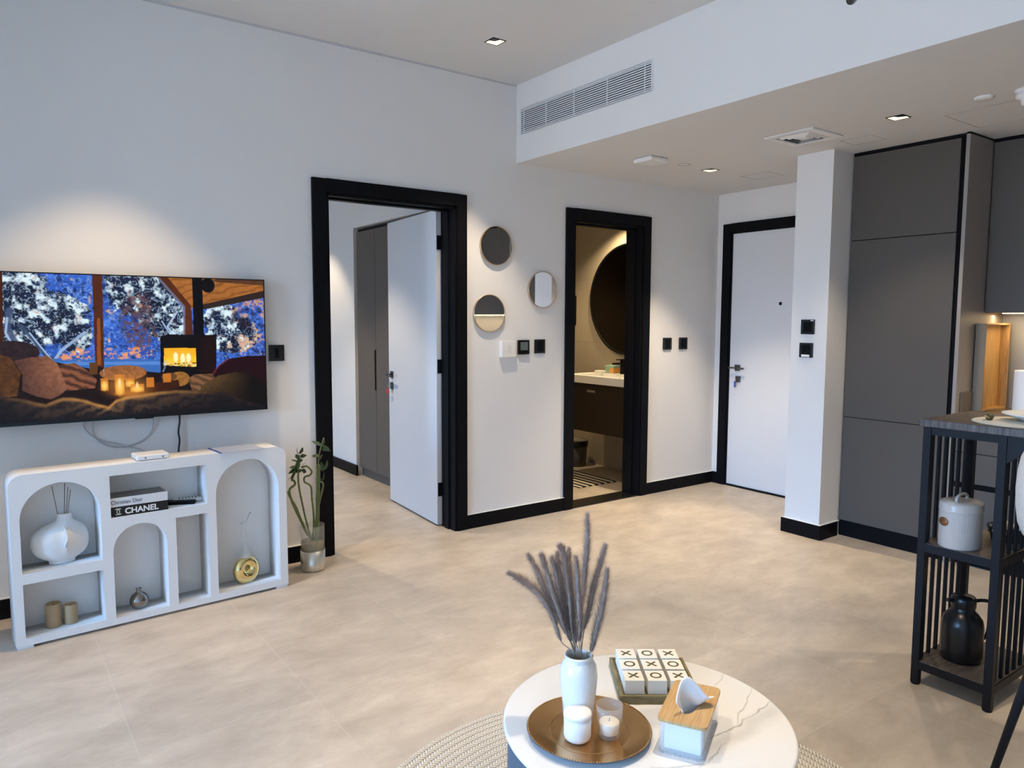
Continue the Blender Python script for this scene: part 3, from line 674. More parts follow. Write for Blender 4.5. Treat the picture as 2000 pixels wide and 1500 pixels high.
    put(fire*np.clip(np.maximum.reduce([blob(.628, .59, .012, .05), blob(.655, .60, .012, .05), blob(.678, .595, .012, .045)])*3*(n3*1.6), 0, 1), (1, .93, .62)); put(fire*(v > .625)*np.clip((n3-.4)*8, 0, 1), (.90, .75, .45), .8); put(fire*(v > .63)*np.clip((.45-n3)*8, 0, 1), (.25, .10, .02), .8)
    # dark floor zone, fabrics
    put(poly([(0, .56), (.20, .60), (.33, .66), (.34, .64), (.57, .70), (.72, .745), (1, .60), (1, 1), (0, 1)]), (.035, .018, .016))
    put((blob(.06, .53, .09, .08, .3) > .35), np.stack([.04+.05*n3, .025+.03*n3, .03+.03*n3], -1))
    put(poly([(.02, .54), (.055, .56), (.085, .67), (.07, .82), (0, .83), (0, .54)]), np.stack([.20*n2+.07, .11*n2+.03, .02+.02*n2], -1))
    pm = poly([(.065, .585), (.11, .565), (.173, .555), (.205, .613), (.225, .70), (.24, .778), (.205, .83), (.177, .853), (.13, .83), (.086, .785), (.09, .68)])
    sh = np.clip((u-.06)/.17, 0, 1)*np.clip(1.25-(v-.55)/.4, .3, 1); put(pm, np.stack([(.13+.32*sh)*(.7+.6*n3), (.07+.16*sh)*(.7+.6*n3), (.06+.08*sh)*(.7+.6*n3)], -1))
    th_ = poly([(.205, .62), (.262, .61), (.30, .66), (.335, .73), (.327, .79), (.235, .80), (.22, .70)]); fo = .5+.5*np.sin(u*90-v*110+n1*9)
    put(th_, np.stack([.12+.26*fo, .06+.12*fo, .045+.06*fo], -1))
    put(blob(.43, .69, .085, .055, .2) > .3, np.stack([.22+.40*n3, .11+.18*n3, .05+.07*n3], -1)); put(blob(.64, .75, .04, .055, .2) > .3, np.stack([.25+.36*n3, .14+.18*n3, .04+.06*n3], -1)); put(blob(.60, .73, .03, .03, .2) > .3, (.22, .12, .05))
    put(poly([(.311, .61), (.34, .61), (.338, .695), (.309, .695)]), (.20, .10, .035))
    put(poly([(.335, .80), (.38, .84), (.42, .87), (.52, .86), (.64, .81), (.635, .755), (.58, .76), (.51, .79), (.37, .75)]), (.10, .035, .012)); put(blob(.45, .84, .07, .03, 1), (.55, .22, .05), .7)
    put(poly([(.771, .728), (.80, .66), (.836, .612), (.90, .595), (1, .59), (1, .80), (.80, .80)]), (.045, .010, .018)); stroke([(.775, .72), (.80, .66), (.84, .613)], .008, (.30, .08, .10), .6)
    put(poly([(.674, .75), (.70, .72), (.77, .722), (.80, .80), (.76, .86), (.69, .86)]), np.stack([.16+.20*fo, .10+.10*fo, .06+.05*fo], -1))
    cm = poly([(.706, .87), (.74, .79), (.80, .735), (.87, .715), (.93, .735), (.97, .78), (1, .85), (1, 1), (.70, 1)]); cs = np.clip(1-(u-.72)/.22, 0, 1)*np.clip(1.2-(v-.72)/.22, 0, 1)
    put(cm, np.stack([.02+.22*cs*(.7+.5*n3), .014+.14*cs*(.7+.5*n3), .012+.05*cs], -1))
    # foreground blanket
    top = np.interp(u, [0, .017, .095, .13, .16, .19, .216, .25, .29, .33, .371, .40, .434, .53, .626, .74, .832, .90, 1], [.81, .815, .845, .87, .885, .86, .846, .85, .868, .90, .925, .88, .86, .842, .832, .85, .872, .94, 1.0])
    bm_ = v > top; dpt = np.clip((v-top)/.14, 0, 1); fold = .5+.5*np.sin(u*55+v*70+n1*14); lit = np.clip(1-np.abs(u-.40)/.42, .05, 1)
    put(bm_, np.stack([(.03+.22*fold*(1-dpt)*lit+.09*lit*n3), (.025+.14*fold*(1-dpt)*lit+.06*lit*n3), (.030+.06*fold*(1-dpt)*lit+.045*lit*n3)], -1))
    rim = np.exp(-((v-top-.012)/.012)**2); put(rim*lit, (.75, .42, .14), .7)
    put((v > .93+.05*fold), (.018, .018, .028), .5)
    # candles and mugs
    for cx, y0, y1, hw in ((.3605, .725, .81, .013), (.4145, .70, .845, .0165), (.452, .735, .79, .017), (.4775, .775, .832, .025), (.527, .73, .803, .014), (.5915, .706, .772, .015)):
        put((np.abs(u-cx) < hw) & (v > y0) & (v < y1), (.70, .30, .06), .9)
        if cx not in (.527, .5915): put(blob(cx, y0+.62*(y1-y0), hw*1.1, (y1-y0)*.5, 1), (1.0, .78, .25), 1)
    put(blob(.414, .765, .006, .04, .7), (1, .97, .70)); put(blob(.478, .785, .006, .03, .7), (1, .9, .55))
    for cx, cy in ((.4145, .78), (.475, .80)): put(blob(cx, cy, .09, .12, 2), (1.0, .50, .12), .30)
    stroke([(.577, .69), (.585, .66), (.58, .63), (.59, .61)], .006, (.5, .6, .85), .5); stroke([(.362, .70), (.358, .67), (.366, .64)], .005, (.5, .5, .6), .4)
    # desaturating deep shade toward the right edge of the sofa
    return np.clip(np.clip(C, 0, 1)**1.38*1.02, 0, 1)
tv = thing('television', 'large flat television on the white wall showing a snowy cabin scene', 'television', (.70, -.07, .968))
HW = .652; HT = .750
B((-HW, .0, 0), (HW, .035, HT)).build('housing', BLACK, tv, bevel=.004)
B((-.40, .035, .12), (.40, .068, .50)).build('wall_mount', BLACK, tv)
w = MB(); bz = .006
w.box((-HW, -.004, 0), (HW, 0, .018)); w.box((-HW, -.004, HT-bz), (HW, 0, HT)); w.box((-HW, -.004, 0), (-HW+bz, 0, HT)); w.box((HW-bz, -.004, 0), (HW, 0, HT))
w.build('bezel', BLKGL, tv)
B((-.045, -.006, -.006), (.045, .008, .005)).build('sensor_bar', BLKGL, tv, bevel=.002)
NX, NY = 520, 296
xs = np.linspace(-HW+bz, HW-bz, NX+1); zs = np.linspace(HT-bz, .018, NY+1)
gx, gz = np.meshgrid(xs, zs, indexing='ij')
co = np.stack([gx, np.full_like(gx, -.0015), gz], -1).reshape(-1, 3)
idx = np.arange((NX+1)*(NY+1)).reshape(NX+1, NY+1)
fq = np.stack([idx[:-1, :-1], idx[:-1, 1:], idx[1:, 1:], idx[1:, :-1]], -1).reshape(-1, 4)
me = D.meshes.new('screen'); me.from_pydata(co.tolist(), [], fq.tolist()); me.update()
pic = tv_picture(NX+1, NY+1).reshape(-1, 3)
ca = me.color_attributes.new('picture', 'FLOAT_COLOR', 'POINT')
ca.data.foreach_set('color', np.concatenate([pic, np.ones((len(pic), 1))], 1).astype(np.float32).ravel())
so = D.objects.new('screen', me); COL.objects.link(so); so.parent = tv; me.materials.append(TVPIC); so['label'] = 'lit screen with snowy forest, stove and candles'
# cables on the wall below the television
c = MB().tube(smooth_path([(.883, -.02, .99), (.884, -.02, .93), (.876, -.018, .87), (.880, -.018, .82), (.872, -.02, .74), (.87, -.03, .5), (.88, -.03, .2), (.9, -.03, .02)]), .005).build('power_cable', CABLEB)
tag(c, 'black power cable hanging from the television behind the console', 'cable')
c = MB().tube(smooth_path([(.44, -.02, .98), (.425, -.015, .93), (.49, -.012, .86), (.60, -.012, .82), (.70, -.012, .78), (.76, -.02, .70), (.80, -.02, .5)]), .003).build('network_cable', CABLEG)
tag(c, 'thin pale cable running diagonally below the television', 'cable')
c = MB().tube(smooth_path([(.47, -.02, .98), (.465, -.010, .90), (.50, -.008, .845), (.58, -.008, .812), (.68, -.008, .830), (.74, -.008, .88), (.755, -.02, .98)]), .003).build('aerial_cable', CABLEG)
tag(c, 'thin pale cable looped in a U below the television', 'cable')

# ------------------------------------------------------------------ console
CO = Vector((.075, -.476, 0)); CA = math.atan2(.092, 1.270)
def cl(x, y, z=0):    # console-local to world
    return (CO.x+x*math.cos(CA)-y*math.sin(CA), CO.y+x*math.sin(CA)+y*math.cos(CA), z)
con = thing('console_cabinet', 'low white textured console with arched niches beneath the television', 'cabinet', tuple(CO), CA)
CW, CH, CD = 1.275, .797, .165
def rr_outline(x0, z0, x1, z1, r, n=10):
    pts = [(x0, z0), (x1, z0)]
    for i in range(n+1): a = PI/2*i/n; pts.append((x1-r+r*math.cos(a), z1-r+r*math.sin(a)))
    for i in range(n+1): a = PI/2+PI/2*i/n; pts.append((x0+r+r*math.cos(a), z1-r+r*math.sin(a)))
    return pts
def arch(x0, z0, x1, z1, n=22):
    r = (x1-x0)/2; cx = (x0+x1)/2; zc = z1-r
    return [(x0, z0), (x1, z0)]+[(cx+r*math.cos(PI*i/n), zc+r*math.sin(PI*i/n)) for i in range(n+1)]
def rect(x0, z0, x1, z1): return [(x0, z0), (x1, z0), (x1, z1), (x0, z1)]
holes = [arch(.037, .345, .360, .745), rect(.037, .047, .362, .297), rect(.403, .540, .850, .745), arch(.406, .045, .650, .495), rect(.694, .043, .853, .492), arch(.894, .048, 1.232, .748)]
# front panel with holes via a filled 2-D curve
cu = D.curves.new('front', 'CURVE'); cu.dimensions = '2D'; cu.fill_mode = 'BOTH'; cu.extrude = CD/2
def spl(pts):
    s = cu.splines.new('POLY'); s.points.add(len(pts)-1); s.use_cyclic_u = True
    for p, q in zip(s.points, pts): p.co = (q[0], q[1], 0, 1)
spl(rr_outline(0, .013, CW, CH, .055))
for h in holes: spl(h)
to = D.objects.new('tmp', cu); COL.objects.link(to)
me = D.meshes.new_from_object(to.evaluated_get(bpy.context.evaluated_depsgraph_get())); D.objects.remove(to)
me.transform(Matrix(((1, 0, 0, 0), (0, 0, -1, CD/2), (0, 1, 0, 0), (0, 0, 0, 1))))
me.materials.clear(); me.materials.append(CONSOLE)
bm = bmesh.new(); bm.from_mesh(me); bmesh.ops.remove_doubles(bm, verts=bm.verts, dist=1e-5); bmesh.ops.recalc_face_normals(bm, faces=bm.faces); bm.to_mesh(me); bm.free()
fo_ = D.objects.new('body', me); COL.objects.link(fo_); fo_.parent = con
B((.01, CD-.012, .03), (CW-.01, CD-.002, CH-.03)).build('back_panel', CONSBACK, con)
for x in (.0, CW-.07): B((x+.004, .004, 0), (x+.066, CD-.01, .013)).build('foot', CONSOLE, con)
for i, (x0, z0, x1, z1) in enumerate([]): pass

# things in and on the console
t = thing('face_vase', 'rounded white clay vase with a face relief in the upper left niche', 'vase', cl(.205, .082, .3455), CA)
def facevase():
    n, m_ = 120, 40; vs = []; fs = []
    prof = [(.0, 0), (.052, 0), (.056, .006), (.052, .014), (.062, .022), (.094, .040), (.112, .068), (.117, .102), (.114, .135), (.101, .162), (.074, .182), (.046, .194), (.033, .203), (.029, .222), (.032, .234), (.027, .236), (.023, .228), (.022, .18), (.0, .17)]
    for i in range(n):
        a = 2*PI*i/n
        for r, z in prof:
            k = math.sin(PI*min(max((z-.02)/.20, 0), 1))
            x = r*math.cos(a); y = r*math.sin(a)*.56
            if z > .16 and r > .0: x += .018*min((z-.16)/.04, 1)
            x += -.010*k*(1 if x < 0 else .2)
            # shallow notch between forehead bulges and a nose ridge
            if y < 0 and .05 < z < .2 and r > .05:
                f_ = math.exp(-((x-.012)/.016)**2)*math.sin(PI*(z-.05)/.15); y -= .009*f_
            vs.append((x, y, z))
    L_ = len(prof)
    for i in range(n):
        j = (i+1) % n
        for k in range(L_-1): fs.append((i*L_+k, j*L_+k, j*L_+k+1, i*L_+k+1))
    return MB().add(vs, fs, True)
o = facevase().build('body', ROUGHW, t); sm = o.modifiers.new('s', 'SUBSURF'); sm.levels = 1; sm.render_levels = 1
MB().tube(smooth_path([(.000, -.050, .185), (.010, -.063, .165), (.014, -.0745, .125), (.004, -.076, .098), (.010, -.073, .085)], 6), .0035, 8, rf=lambda k: .0015+.003*math.sin(PI*k)).build('nose_ridge', ROUGHW, t)
for i, (dx, dy, tp) in enumerate([(-.030, .0, .37), (.012, .006, .375), (.020, .0, .355), (.026, -.006, .345)]):
    s = MB().tube([(.010+dx*.15, dy*.3, .12), (.012+dx*1.3, dy*2, tp)], .0018, 6).build('reed_stick', PAMPSTEM, None, loc=cl(.205, .082, .3455), rot=CA)
    tag(s, ['thin reed leaning left out of the white face vase', 'tall thin reed at the back of the white face vase', 'thin reed in the middle of the face vase bundle', 'short thin reed leaning right in the face vase'][i], 'reed', 'reeds in the white face vase')
for (x, y, r, h, l) in ((.158, .080, .034, .112, 'taller tan pillar candle in the lower left niche'), (.228, .074, .029, .094, 'shorter tan pillar candle in the lower left niche')):
    t = thing('pillar_candle', l, 'candle', cl(x, y, .0475), CA, 'tan pillar candles in the console')
    MB().lathe([(0, 0), (r-.003, 0), (r, .004), (r, h-.004), (r-.003, h), (r-.007, h-.001), (r-.011, h-.008), (0, h-.010)], seg=40).build('body', TANWAX, t)
    MB().tube([(0, 0, h-.011), (.001, 0, h-.002)], .0012, 6).build('wick', INK, t)
t = thing('bud_vase', 'small round smoked chrome bud vase in the middle arched niche', 'vase', cl(.525, .068, .0458), CA)
MB().lathe([(0, 0), (.02, 0), (.034, .010), (.044, .032), (.044, .048), (.034, .070), (.016, .083), (.011, .088), (.011, .096), (.015, .102), (.012, .102), (.008, .092), (.008, .086), (0, .08)], seg=40).build('body', SMOKE, t)
# decanter: gold ring-bodied lower part, clear neck
t = thing('ring_decanter', 'gold and clear glass ring-shaped decanter in the right arched niche', 'decanter', cl(1.070, .080, .0485), CA+.15)
w = MB(); n = 44; m_ = 18; vs = []; fs = []
for i in range(n):
    a = 2*PI*i/n; R_ = .042; 
    for k in range(m_):
        b_ = 2*PI*k/m_; rr_ = .034+.006*(-math.sin(a)); x = (R_+rr_*math.cos(b_))*math.cos(a); z = (R_*1.06+rr_*math.cos(b_))*math.sin(a); y = rr_*.92*math.sin(b_); vs.append((x, y, z+.079))
for i in range(n):
    for k in range(m_): fs.append((i*m_+k, ((i+1) % n)*m_+k, ((i+1) % n)*m_+(k+1) % m_, i*m_+(k+1) % m_))
w.add(vs, fs, True); w.build('ring_body', GOLDM, t)
nk = smooth_path([(0, 0, .145), (0, 0, .175), (0, 0, .21), (-.004, 0, .26), (-.010, 0, .32), (-.002, 0, .345)], 6)
MB().tube(nk, .01, 20, False, rf=lambda k: .034-.024*min(1, k*2.2)+.0*k).build('neck', clear('clear_decanter_glass', (.80, .84, .84), .42, .03), t)
MB().tube(smooth_path([(-.03, 0, .335), (-.01, 0, .338), (.012, 0, .352), (.03, 0, .385), (.034, 0, .38)], 5), .003, 8).build('lip', clear('clear_glass_lip', (.62, .66, .67), .55, .03), t)
# books
bk = thing('book', 'black hardback with white fashion house lettering at the bottom of the book pile', 'book', cl(.406, .012, .5405), CA)
B((0, .002, .001), (.257, .126, .047)).build('pages', PAGES, bk)
w = MB(); w.box((0, 0, 0), (.257, .128, .003)); w.box((0, 0, .045), (.257, .128, .048)); w.box((0, 0, 0), (.257, .003, .048)); w.build('cover', BOOKB, bk, bevel=.001)
text_mesh('spine_title', 'CHANEL', .039, WHITEPL, bk, frame_M((.060, -.0006, .0095), (1, 0, 0), (0, 0, 1)), font_bold=.0012, sx=1.0)
w = MB()
for s_ in (-1, 1):
    pts = [(.031+s_*.0055-s_*.0115*math.cos(a), -.0008, .024+.0145*math.sin(a)) for a in np.linspace(-2.25, 2.25, 22)]
    w.tube(pts, .0014, 6)
w.build('spine_emblem', WHITEPL, bk)
bk = thing('book', 'white hardback with grey cover photograph on top of the black book', 'book', cl(.402, .012, .589), CA)
B((0, .002, .001), (.258, .130, .042)).build('pages', PAGES, bk)
w = MB(); w.box((0, 0, 0), (.260, .132, .003)); w.box((0, 0, .040), (.260, .132, .043)); w.box((0, 0, 0), (.260, .003, .043)); w.build('cover', BOOKW, bk, bevel=.001)
B((.002, .002, .043), (.258, .130, .0434)).build('cover_picture', BOOKT, bk)
text_mesh('spine_title', 'Christian Dior', .0265, INKBLUE, bk, frame_M((.004, -.0006, .0125), (1, 0, 0), (0, 0, 1)), space=1.0, sx=.90)
def remote(x, y, a, m, m2, L_, W_, label):
    t = thing('remote_control', label, 'remote', cl(x, y, .5405), CA+a)
    B((-W_/2, -L_/2, 0), (W_/2, L_/2, .018)).build('body', m, t, bevel=.006, seg=3)
    w = MB()
    for i in range(3):
        for j in range(6): w.cyl((-W_/2+.011+i*(W_-.022)/2, -L_/2+.03+j*L_/9, .0175), .0035, .002, 10)
    w.build('keypad', m2, t)
remote(.735, .085, 1.05, BLACK, GUN, .16, .045, 'black remote control lying beside the books')
remote(.785, .115, 1.35, WHITEPL, SCREENG, .14, .042, 'white remote control lying behind the black remote')
t = thing('router', 'small white box router on top of the console', 'router', cl(.605, .075, CH), CA-.02)
B((-.075, -.06, .003), (.075, .060, .028)).build('body', WHITEPL, t, bevel=.006, seg=3)
for x in (-.035, .045): MB().cyl((x, -.0605, .014), .0045, .002, 16, 'y').build('port', SCREENG, t)
B((-.06, -.05, 0), (.06, .05, .003)).build('base', SCREENG, t)
t = thing('information_sheet', 'clear plastic sleeve with printed sheet and blue edge on the console', 'sheet', cl(1.035, .080, CH), CA+.02)
B((-.115, -.095, .001), (.115, .082, .0025)).build('sheet', mat('pale_blue_sheet', (.52, .56, .64), .12), t)
w = MB()
for i in range(8): w.box((-.09, .066-i*.018, .0025), (.06+.04*math.sin(i*2.1), .069-i*.018, .0028))
w.build('print', mat('pale_print', (.40, .42, .50), .4), t)
B((-.122, -.097, .0005), (-.112, .084, .006)).build('blue_edge', SIGNB, t, bevel=.001)

# ------------------------------------------------------------------ bamboo in glass vase
RR = Vector((0.8096, -0.58698, 0)); NN = Vector((.58698, .8096, 0))
VP = Vector((1.565, -.185, 0))
t = thing('cylinder_vase', 'tall glass cylinder with crackled silver base on the floor by the doorway', 'vase', tuple(VP))
MB().lathe([(0, 0), (.066, 0), (.070, .004), (.072, .010), (.072, .122), (.0705, .122)], seg=48).build('silver_base', SILVERCR, t)
MB().lathe([(.068, .120), (.0715, .120), (.0715, .272), (.0685, .272), (.068, .12)], seg=48).build('glass_wall', clear('thin_clear_glass', (.72, .76, .76), .11, .02), t)
t2 = MB().lathe([(0, .124), (.066, .124), (.066, .175), (0, .175)], seg=40).build('vase_water', WATER, None, loc=tuple(VP)); tag(t2, 'brownish water with roots inside the glass cylinder', 'water')
bam = [[(-.066,.594),(-.07,.559),(-.066,.49),(-.053,.409),(-.038,.322),(-.012,.2)],
 [(-.066,.611),(-.032,.617),(-.004,.588),(-.016,.565),(-.045,.554),(-.045,.525),(-.009,.499),(-.002,.421),(.007,.317),(.002,.189)],
 [(.079,.795),(.064,.749),(.050,.697),(.044,.646),(.042,.583),(.038,.467),(.032,.294),(.024,.177)],
 [(.046,.551),(.074,.537),(.079,.514),(.061,.444),(.043,.375),(.018,.264),(-.001,.194)],
 [(-.155,.46),(-.144,.432),(-.105,.369),(-.078,.305),(-.045,.235),(-.018,.189)],
 [(-.090,.60),(-.115,.545),(-.102,.536),(-.099,.513),(-.131,.481),(-.121,.421),(-.094,.351),(-.067,.293),(-.035,.218),(-.012,.189)]]
bdep = [.02, -.02, .0, .03, -.03, .0]; brad = [.0055, .0055, .0115, .0055, .006, .0065]
blab = ['straight thin bamboo stalk in the middle of the glass vase', 'thin bamboo stalk with a curled S-shaped top', 'thickest upright bamboo stalk nearest the black door frame', 'thin bent bamboo stalk in front of the black door frame', 'bamboo stalk leaning furthest left behind the console', 'curly bamboo stalk leaning left beside the console']
leafs = {0: [((-.064,.697),(-.072,.748)),((-.058,.703),(-.035,.748)),((-.056,.688),(-.01,.697)),((-.065,.663),(-.039,.666)),((-.066,.611),(-.08,.64)),((-.067,.674),(-.078,.703)),((-.064,.62),(-.060,.70))],
 1: [((-.08,.64),(-.122,.66)),((-.078,.588),(-.055,.6)),((-.053,.582),(-.041,.579)),((-.066,.61),(-.04,.64)),((-.06,.60),(-.03,.585))],
 2: [((.049,.686),(.003,.683)),((.064,.749),(.005,.774)),((.067,.749),(.079,.792)),((.07,.749),(.117,.712)),((.066,.726),(.109,.718)),((.05,.66),(.075,.70))],
 3: [((.081,.606),(.071,.663)),((.09,.612),(.105,.669)),((.081,.6),(.053,.64)),((.052,.551),(.089,.554)),((.075,.54),(.08,.61))],
 5: [((-.086,.617),(-.131,.614)),((-.083,.611),(-.14,.576)),((-.078,.599),(-.118,.559)),((-.09,.60),(-.075,.66)),((-.10,.57),(-.135,.54)),((-.09,.59),(-.05,.60))], 4: []}
def leaf_mesh(w, p0, p1, wd):
    p0 = Vector(p0); p1 = Vector(p1); d = p1-p0; side = d.cross(Vector((random.uniform(-1, 1), random.uniform(-1, 1), .3))).normalized()*wd; n = 6
    up = side.cross(d).normalized()*d.length*.10; L_, R_, Cn = [], [], []
    for i in range(n+1):
        k = i/n; ww = math.sin(PI*min(1, k*.92+.08))**.8*(1-.35*k); c_ = p0+d*k+up*math.sin(PI*k)
        L_.append(c_-side*ww); R_.append(c_+side*ww); Cn.append(c_-up*.35*ww)
    vs = L_+Cn+R_; m_ = n+1; fs = []
    for i in range(n): fs += [(i, i+1, m_+i+1, m_+i), (m_+i, m_+i+1, 2*m_+i+1, 2*m_+i)]
    w.add(vs, fs, True)
for bi, pts in enumerate(bam):
    nbot = len(pts); P3 = []
    for i, (s_, z) in enumerate(pts):
        k = i/(nbot-1); dp = bdep[bi]*(1-k)*1.2+bdep[bi]*.4; P3.append(RR*s_+NN*(-dp)+Vector((0, 0, z)))
    e = P3[-1]; P3.append(Vector((e.x*.6, e.y*.6, .135)))
    st = thing('bamboo_stalk', blab[bi], 'plant', tuple(VP), 0, 'lucky bamboo stalks in the glass vase')
    path = smooth_path(P3, 8); r_ = brad[bi]
    MB().tube(path, r_, 10, rf=lambda k, r_=r_, L_=len(path): r_*(1+(.16 if int(k*(L_-1)) % 7 == 0 else 0))*(0.38 if k < .40 and r_ > .01 else 1)).build('stalk', STALK, st)
    for a, b_ in leafs[bi]:
        w = MB(); dp = -bdep[bi]*1.3
        leaf_mesh(w, RR*a[0]+NN*dp+Vector((0, 0, a[1])), RR*b_[0]+NN*(dp+random.uniform(-.02, .02))+Vector((0, 0, b_[1])), .0140)
        if bi != 4: w.build('leaf', LEAF, st)

# ------------------------------------------------------------------ rug and coffee table
w = MB(); nr, na = 90, 160; Rg = .83; prof = []
for i in range(nr+1):
    r = Rg*i/nr; prof.append((r, .009+.0035*abs(math.sin(PI*r/.028))))
prof += [(Rg+.006, .006), (Rg+.004, .0)]
w.lathe(prof, seg=na); rug = w.build('braided_rug', BRAID, None, loc=(1.45, -3.0, 0)); tag(rug, 'round cream braided rug beneath the coffee table', 'rug')
TX, TY, TZ, TR = 1.447, -3.012, .400, .395
tb = thing('coffee_table', 'round marble-topped coffee table with ribbed slate-blue drum base', 'table', (TX, TY, .0125))
MB().lathe([(0, TZ-.0275), (TR-.006, TZ-.0275), (TR-.002, TZ-.026), (TR, TZ-.022), (TR, TZ-.018), (TR-.003, TZ-.0135), (TR-.008, TZ-.0125), (0, TZ-.0125)], seg=128).build('marble_top', MARBLE, tb)
w = MB(); n = 560; vs = []
for z in (0, TZ-.0275):
    for i in range(n):
        a = 2*PI*i/n; r = TR-.016+.004*abs(math.sin(a*70)); vs.append((r*math.cos(a), r*math.sin(a), z))
w.add(vs, [(i, (i+1) % n, n+(i+1) % n, n+i) for i in range(n)]); w.add(vs[:n], [tuple(range(n))]); w.build('ribbed_base', DRUM, tb)

# charger
t = thing('charger_plate', 'antique gold charger plate with beaded rim on the coffee table', 'plate', (1.270, -2.974, TZ))
MB().lathe([(0, .006), (.10, .006), (.108, .008), (.125, .013), (.160, .018), (.165, .019)], seg=96).build('plate_surface', COPPER, t)
MB().lathe([(0, .001), (.10, .001), (.125, .007), (.163, .015), (.166, .0175), (.165, .019)], seg=96).build('underside', CHARUND, t)
MB().lathe([(.103, .0068), (.106, .0095), (.110, .0085)], seg=96).build('inner_ridge', COPPER, t)
w = MB(); nb_ = 150
ico = bmesh.new(); bmesh.ops.create_icosphere(ico, subdivisions=1, radius=.0021); iv = [v_.co.copy() for v_ in ico.verts]; iff = [tuple(x.index for x in f.verts) for f in ico.faces]; ico.free()
for i in range(nb_):
    a = 2*PI*i/nb_; w.add([(v_.x+.1625*math.cos(a), v_.y+.1625*math.sin(a), v_.z+.0195) for v_ in iv], iff, True)
w.build('beaded_rim', COPPER, t)
ZP = TZ+.0065
# ceramic vase with dried grass
VX, VY = 1.272, -2.928
t = thing('ceramic_vase', 'glossy white crackle-glazed vase holding dried grass on the gold charger', 'vase', (VX, VY, ZP))
MB().lathe([(0, 0), (.036, 0), (.040, .004), (.0425, .05), (.0485, .10), (.0515, .135), (.0485, .163), (.040, .178), (.0365, .183), (.0395, .190), (.0375, .194), (.033, .193), (.033, .18), (.036, .17), (.040, .13), (.032, .01), (0, .008)], seg=56).build('body', CERAM, t)
PAM = [[(-.193,.818),(-.153,.798),(-.115,.768),(-.074,.709),(-.048,.634),(-.018,.594)],[(-.14,.865),(-.11,.815),(-.086,.756),(-.057,.703),(-.037,.661),(-.013,.594)],[(-.105,.886),(-.09,.839),(-.072,.774),(-.051,.709),(-.034,.655),(-.011,.594)],[(-.075,.857),(-.058,.798),(-.046,.727),(-.028,.661),(-.021,.632),(-.009,.593)],[(-.056,.903),(-.042,.874),(-.035,.816),(-.026,.745),(-.019,.661),(-.005,.593)],[(-.027,.88),(-.024,.816),(-.017,.739),(-.01,.65),(-.007,.626),(-.001,.593)],[(-.014,.883),(-.008,.816),(-.003,.745),(.001,.685),(-.001,.638),(.002,.593)],[(.02,.98),(.022,.922),(.017,.845),(.012,.78),(.006,.715),(.005,.593)],[(.071,.898),(.056,.846),(.037,.775),(.024,.709),(.014,.668),(.006,.593)],[(.07,.849),(.066,.787),(.055,.715),(.042,.656),(.031,.608),(.016,.587)],[(-.059,.866),(-.052,.816),(-.043,.757),(-.031,.697),(-.022,.65),(-.007,.594)]]
pdep = [.02, .035, -.02, .04, .0, .045, -.03, .03, .02, -.02, .05]
plab = ['dried grass plume bending furthest left, almost sideways', 'second dried grass plume from the left, leaning outward', 'third dried grass plume from the left with a pointed tip', 'short dried grass plume among the left ones', 'broad dark dried grass plume in the middle of the vase', 'slim dried grass plume behind the middle plumes', 'pale slim dried grass plume right of the middle', 'tallest dried grass plume, pale and upright', 'dried grass plume leaning right with the higher tip', 'rightmost dried grass plume reaching lowest to the rim', 'hidden dried grass plume behind the broad middle one']
for i, pts in enumerate(PAM):
    if i in (9,): nh = 5
    elif i == 8: nh = 5
    else: nh = 5
    P3 = []
    for k, (s_, z) in enumerate(pts):
        f_ = 1-k/(len(pts)-1); P3.append(RR*s_+NN*(pdep[i]*f_)+Vector((0, 0, z-ZP)))
    P3.append(Vector((P3[-1].x*.2, P3[-1].y*.2, .03)))
    st = thing('dried_grass_stem', plab[i], 'dried plant', (VX, VY, ZP), 0, 'dried grass plumes in the white vase')
    full = smooth_path(P3, 10)
    MB().tube(full, .0014, 6).build('stem', PAMPSTEM, st)
    head = full[:10*(nh-1)+1]
    w = MB(); L_ = len(head); nf = 2600; R0 = .0175 if i != 7 else .0155
    vs = []; fs = []
    # solid soft core
    w.tube(head, .004, 10, rf=lambda k: .0012+.0046*math.sin(PI*min(1, k*.93+.05))**.7)
    for j in range(nf):
        k = random.random()**.9; q = k*(L_-1); a_ = int(q); b2 = min(a_+1, L_-1); c_ = head[a_].lerp(head[b2], q-a_)
        tg = (head[max(a_-1, 0)]-head[min(a_+2, L_-1)]).normalized()
        th2 = random.uniform(0, 2*PI); o1 = tg.orthogonal().normalized(); o2 = tg.cross(o1); rad = o1*math.cos(th2)+o2*math.sin(th2)
        env = math.sin(PI*min(1, k*.90+.07))**.75
        ln = R0*random.uniform(.7, 1.15)*env+.003
        d_ = (rad*random.uniform(.55, 1.1)+tg*random.uniform(.5, 1.2)).normalized()
        p0 = c_+rad*.002; p1 = p0+d_*ln*1.45; sd = d_.cross(rad).normalized()*.00055 if d_.cross(rad).length > 1e-4 else o1*.0005
        o_n = len(vs); vs += [p0-sd, p0+sd, p1]; fs.append((o_n, o_n+1, o_n+2))
    w.add(vs, fs); w.build('plume', PAMPAS, st)
# candle jar
t = thing('candle_jar', 'matte white lidded jar at the front of the gold charger', 'jar', (1.219, -2.986, ZP))
MB().lathe([(0, 0), (.026, 0), (.033, .006), (.0355, .014), (.0355, .062), (.033, .064)], seg=56).build('jar', MATTEW, t)
MB().lathe([(.033, .062), (.0365, .064), (.037, .069), (.036, .075), (.032, .0765), (.006, .078), (0, .078)], seg=56).build('lid', MATTEW, t)
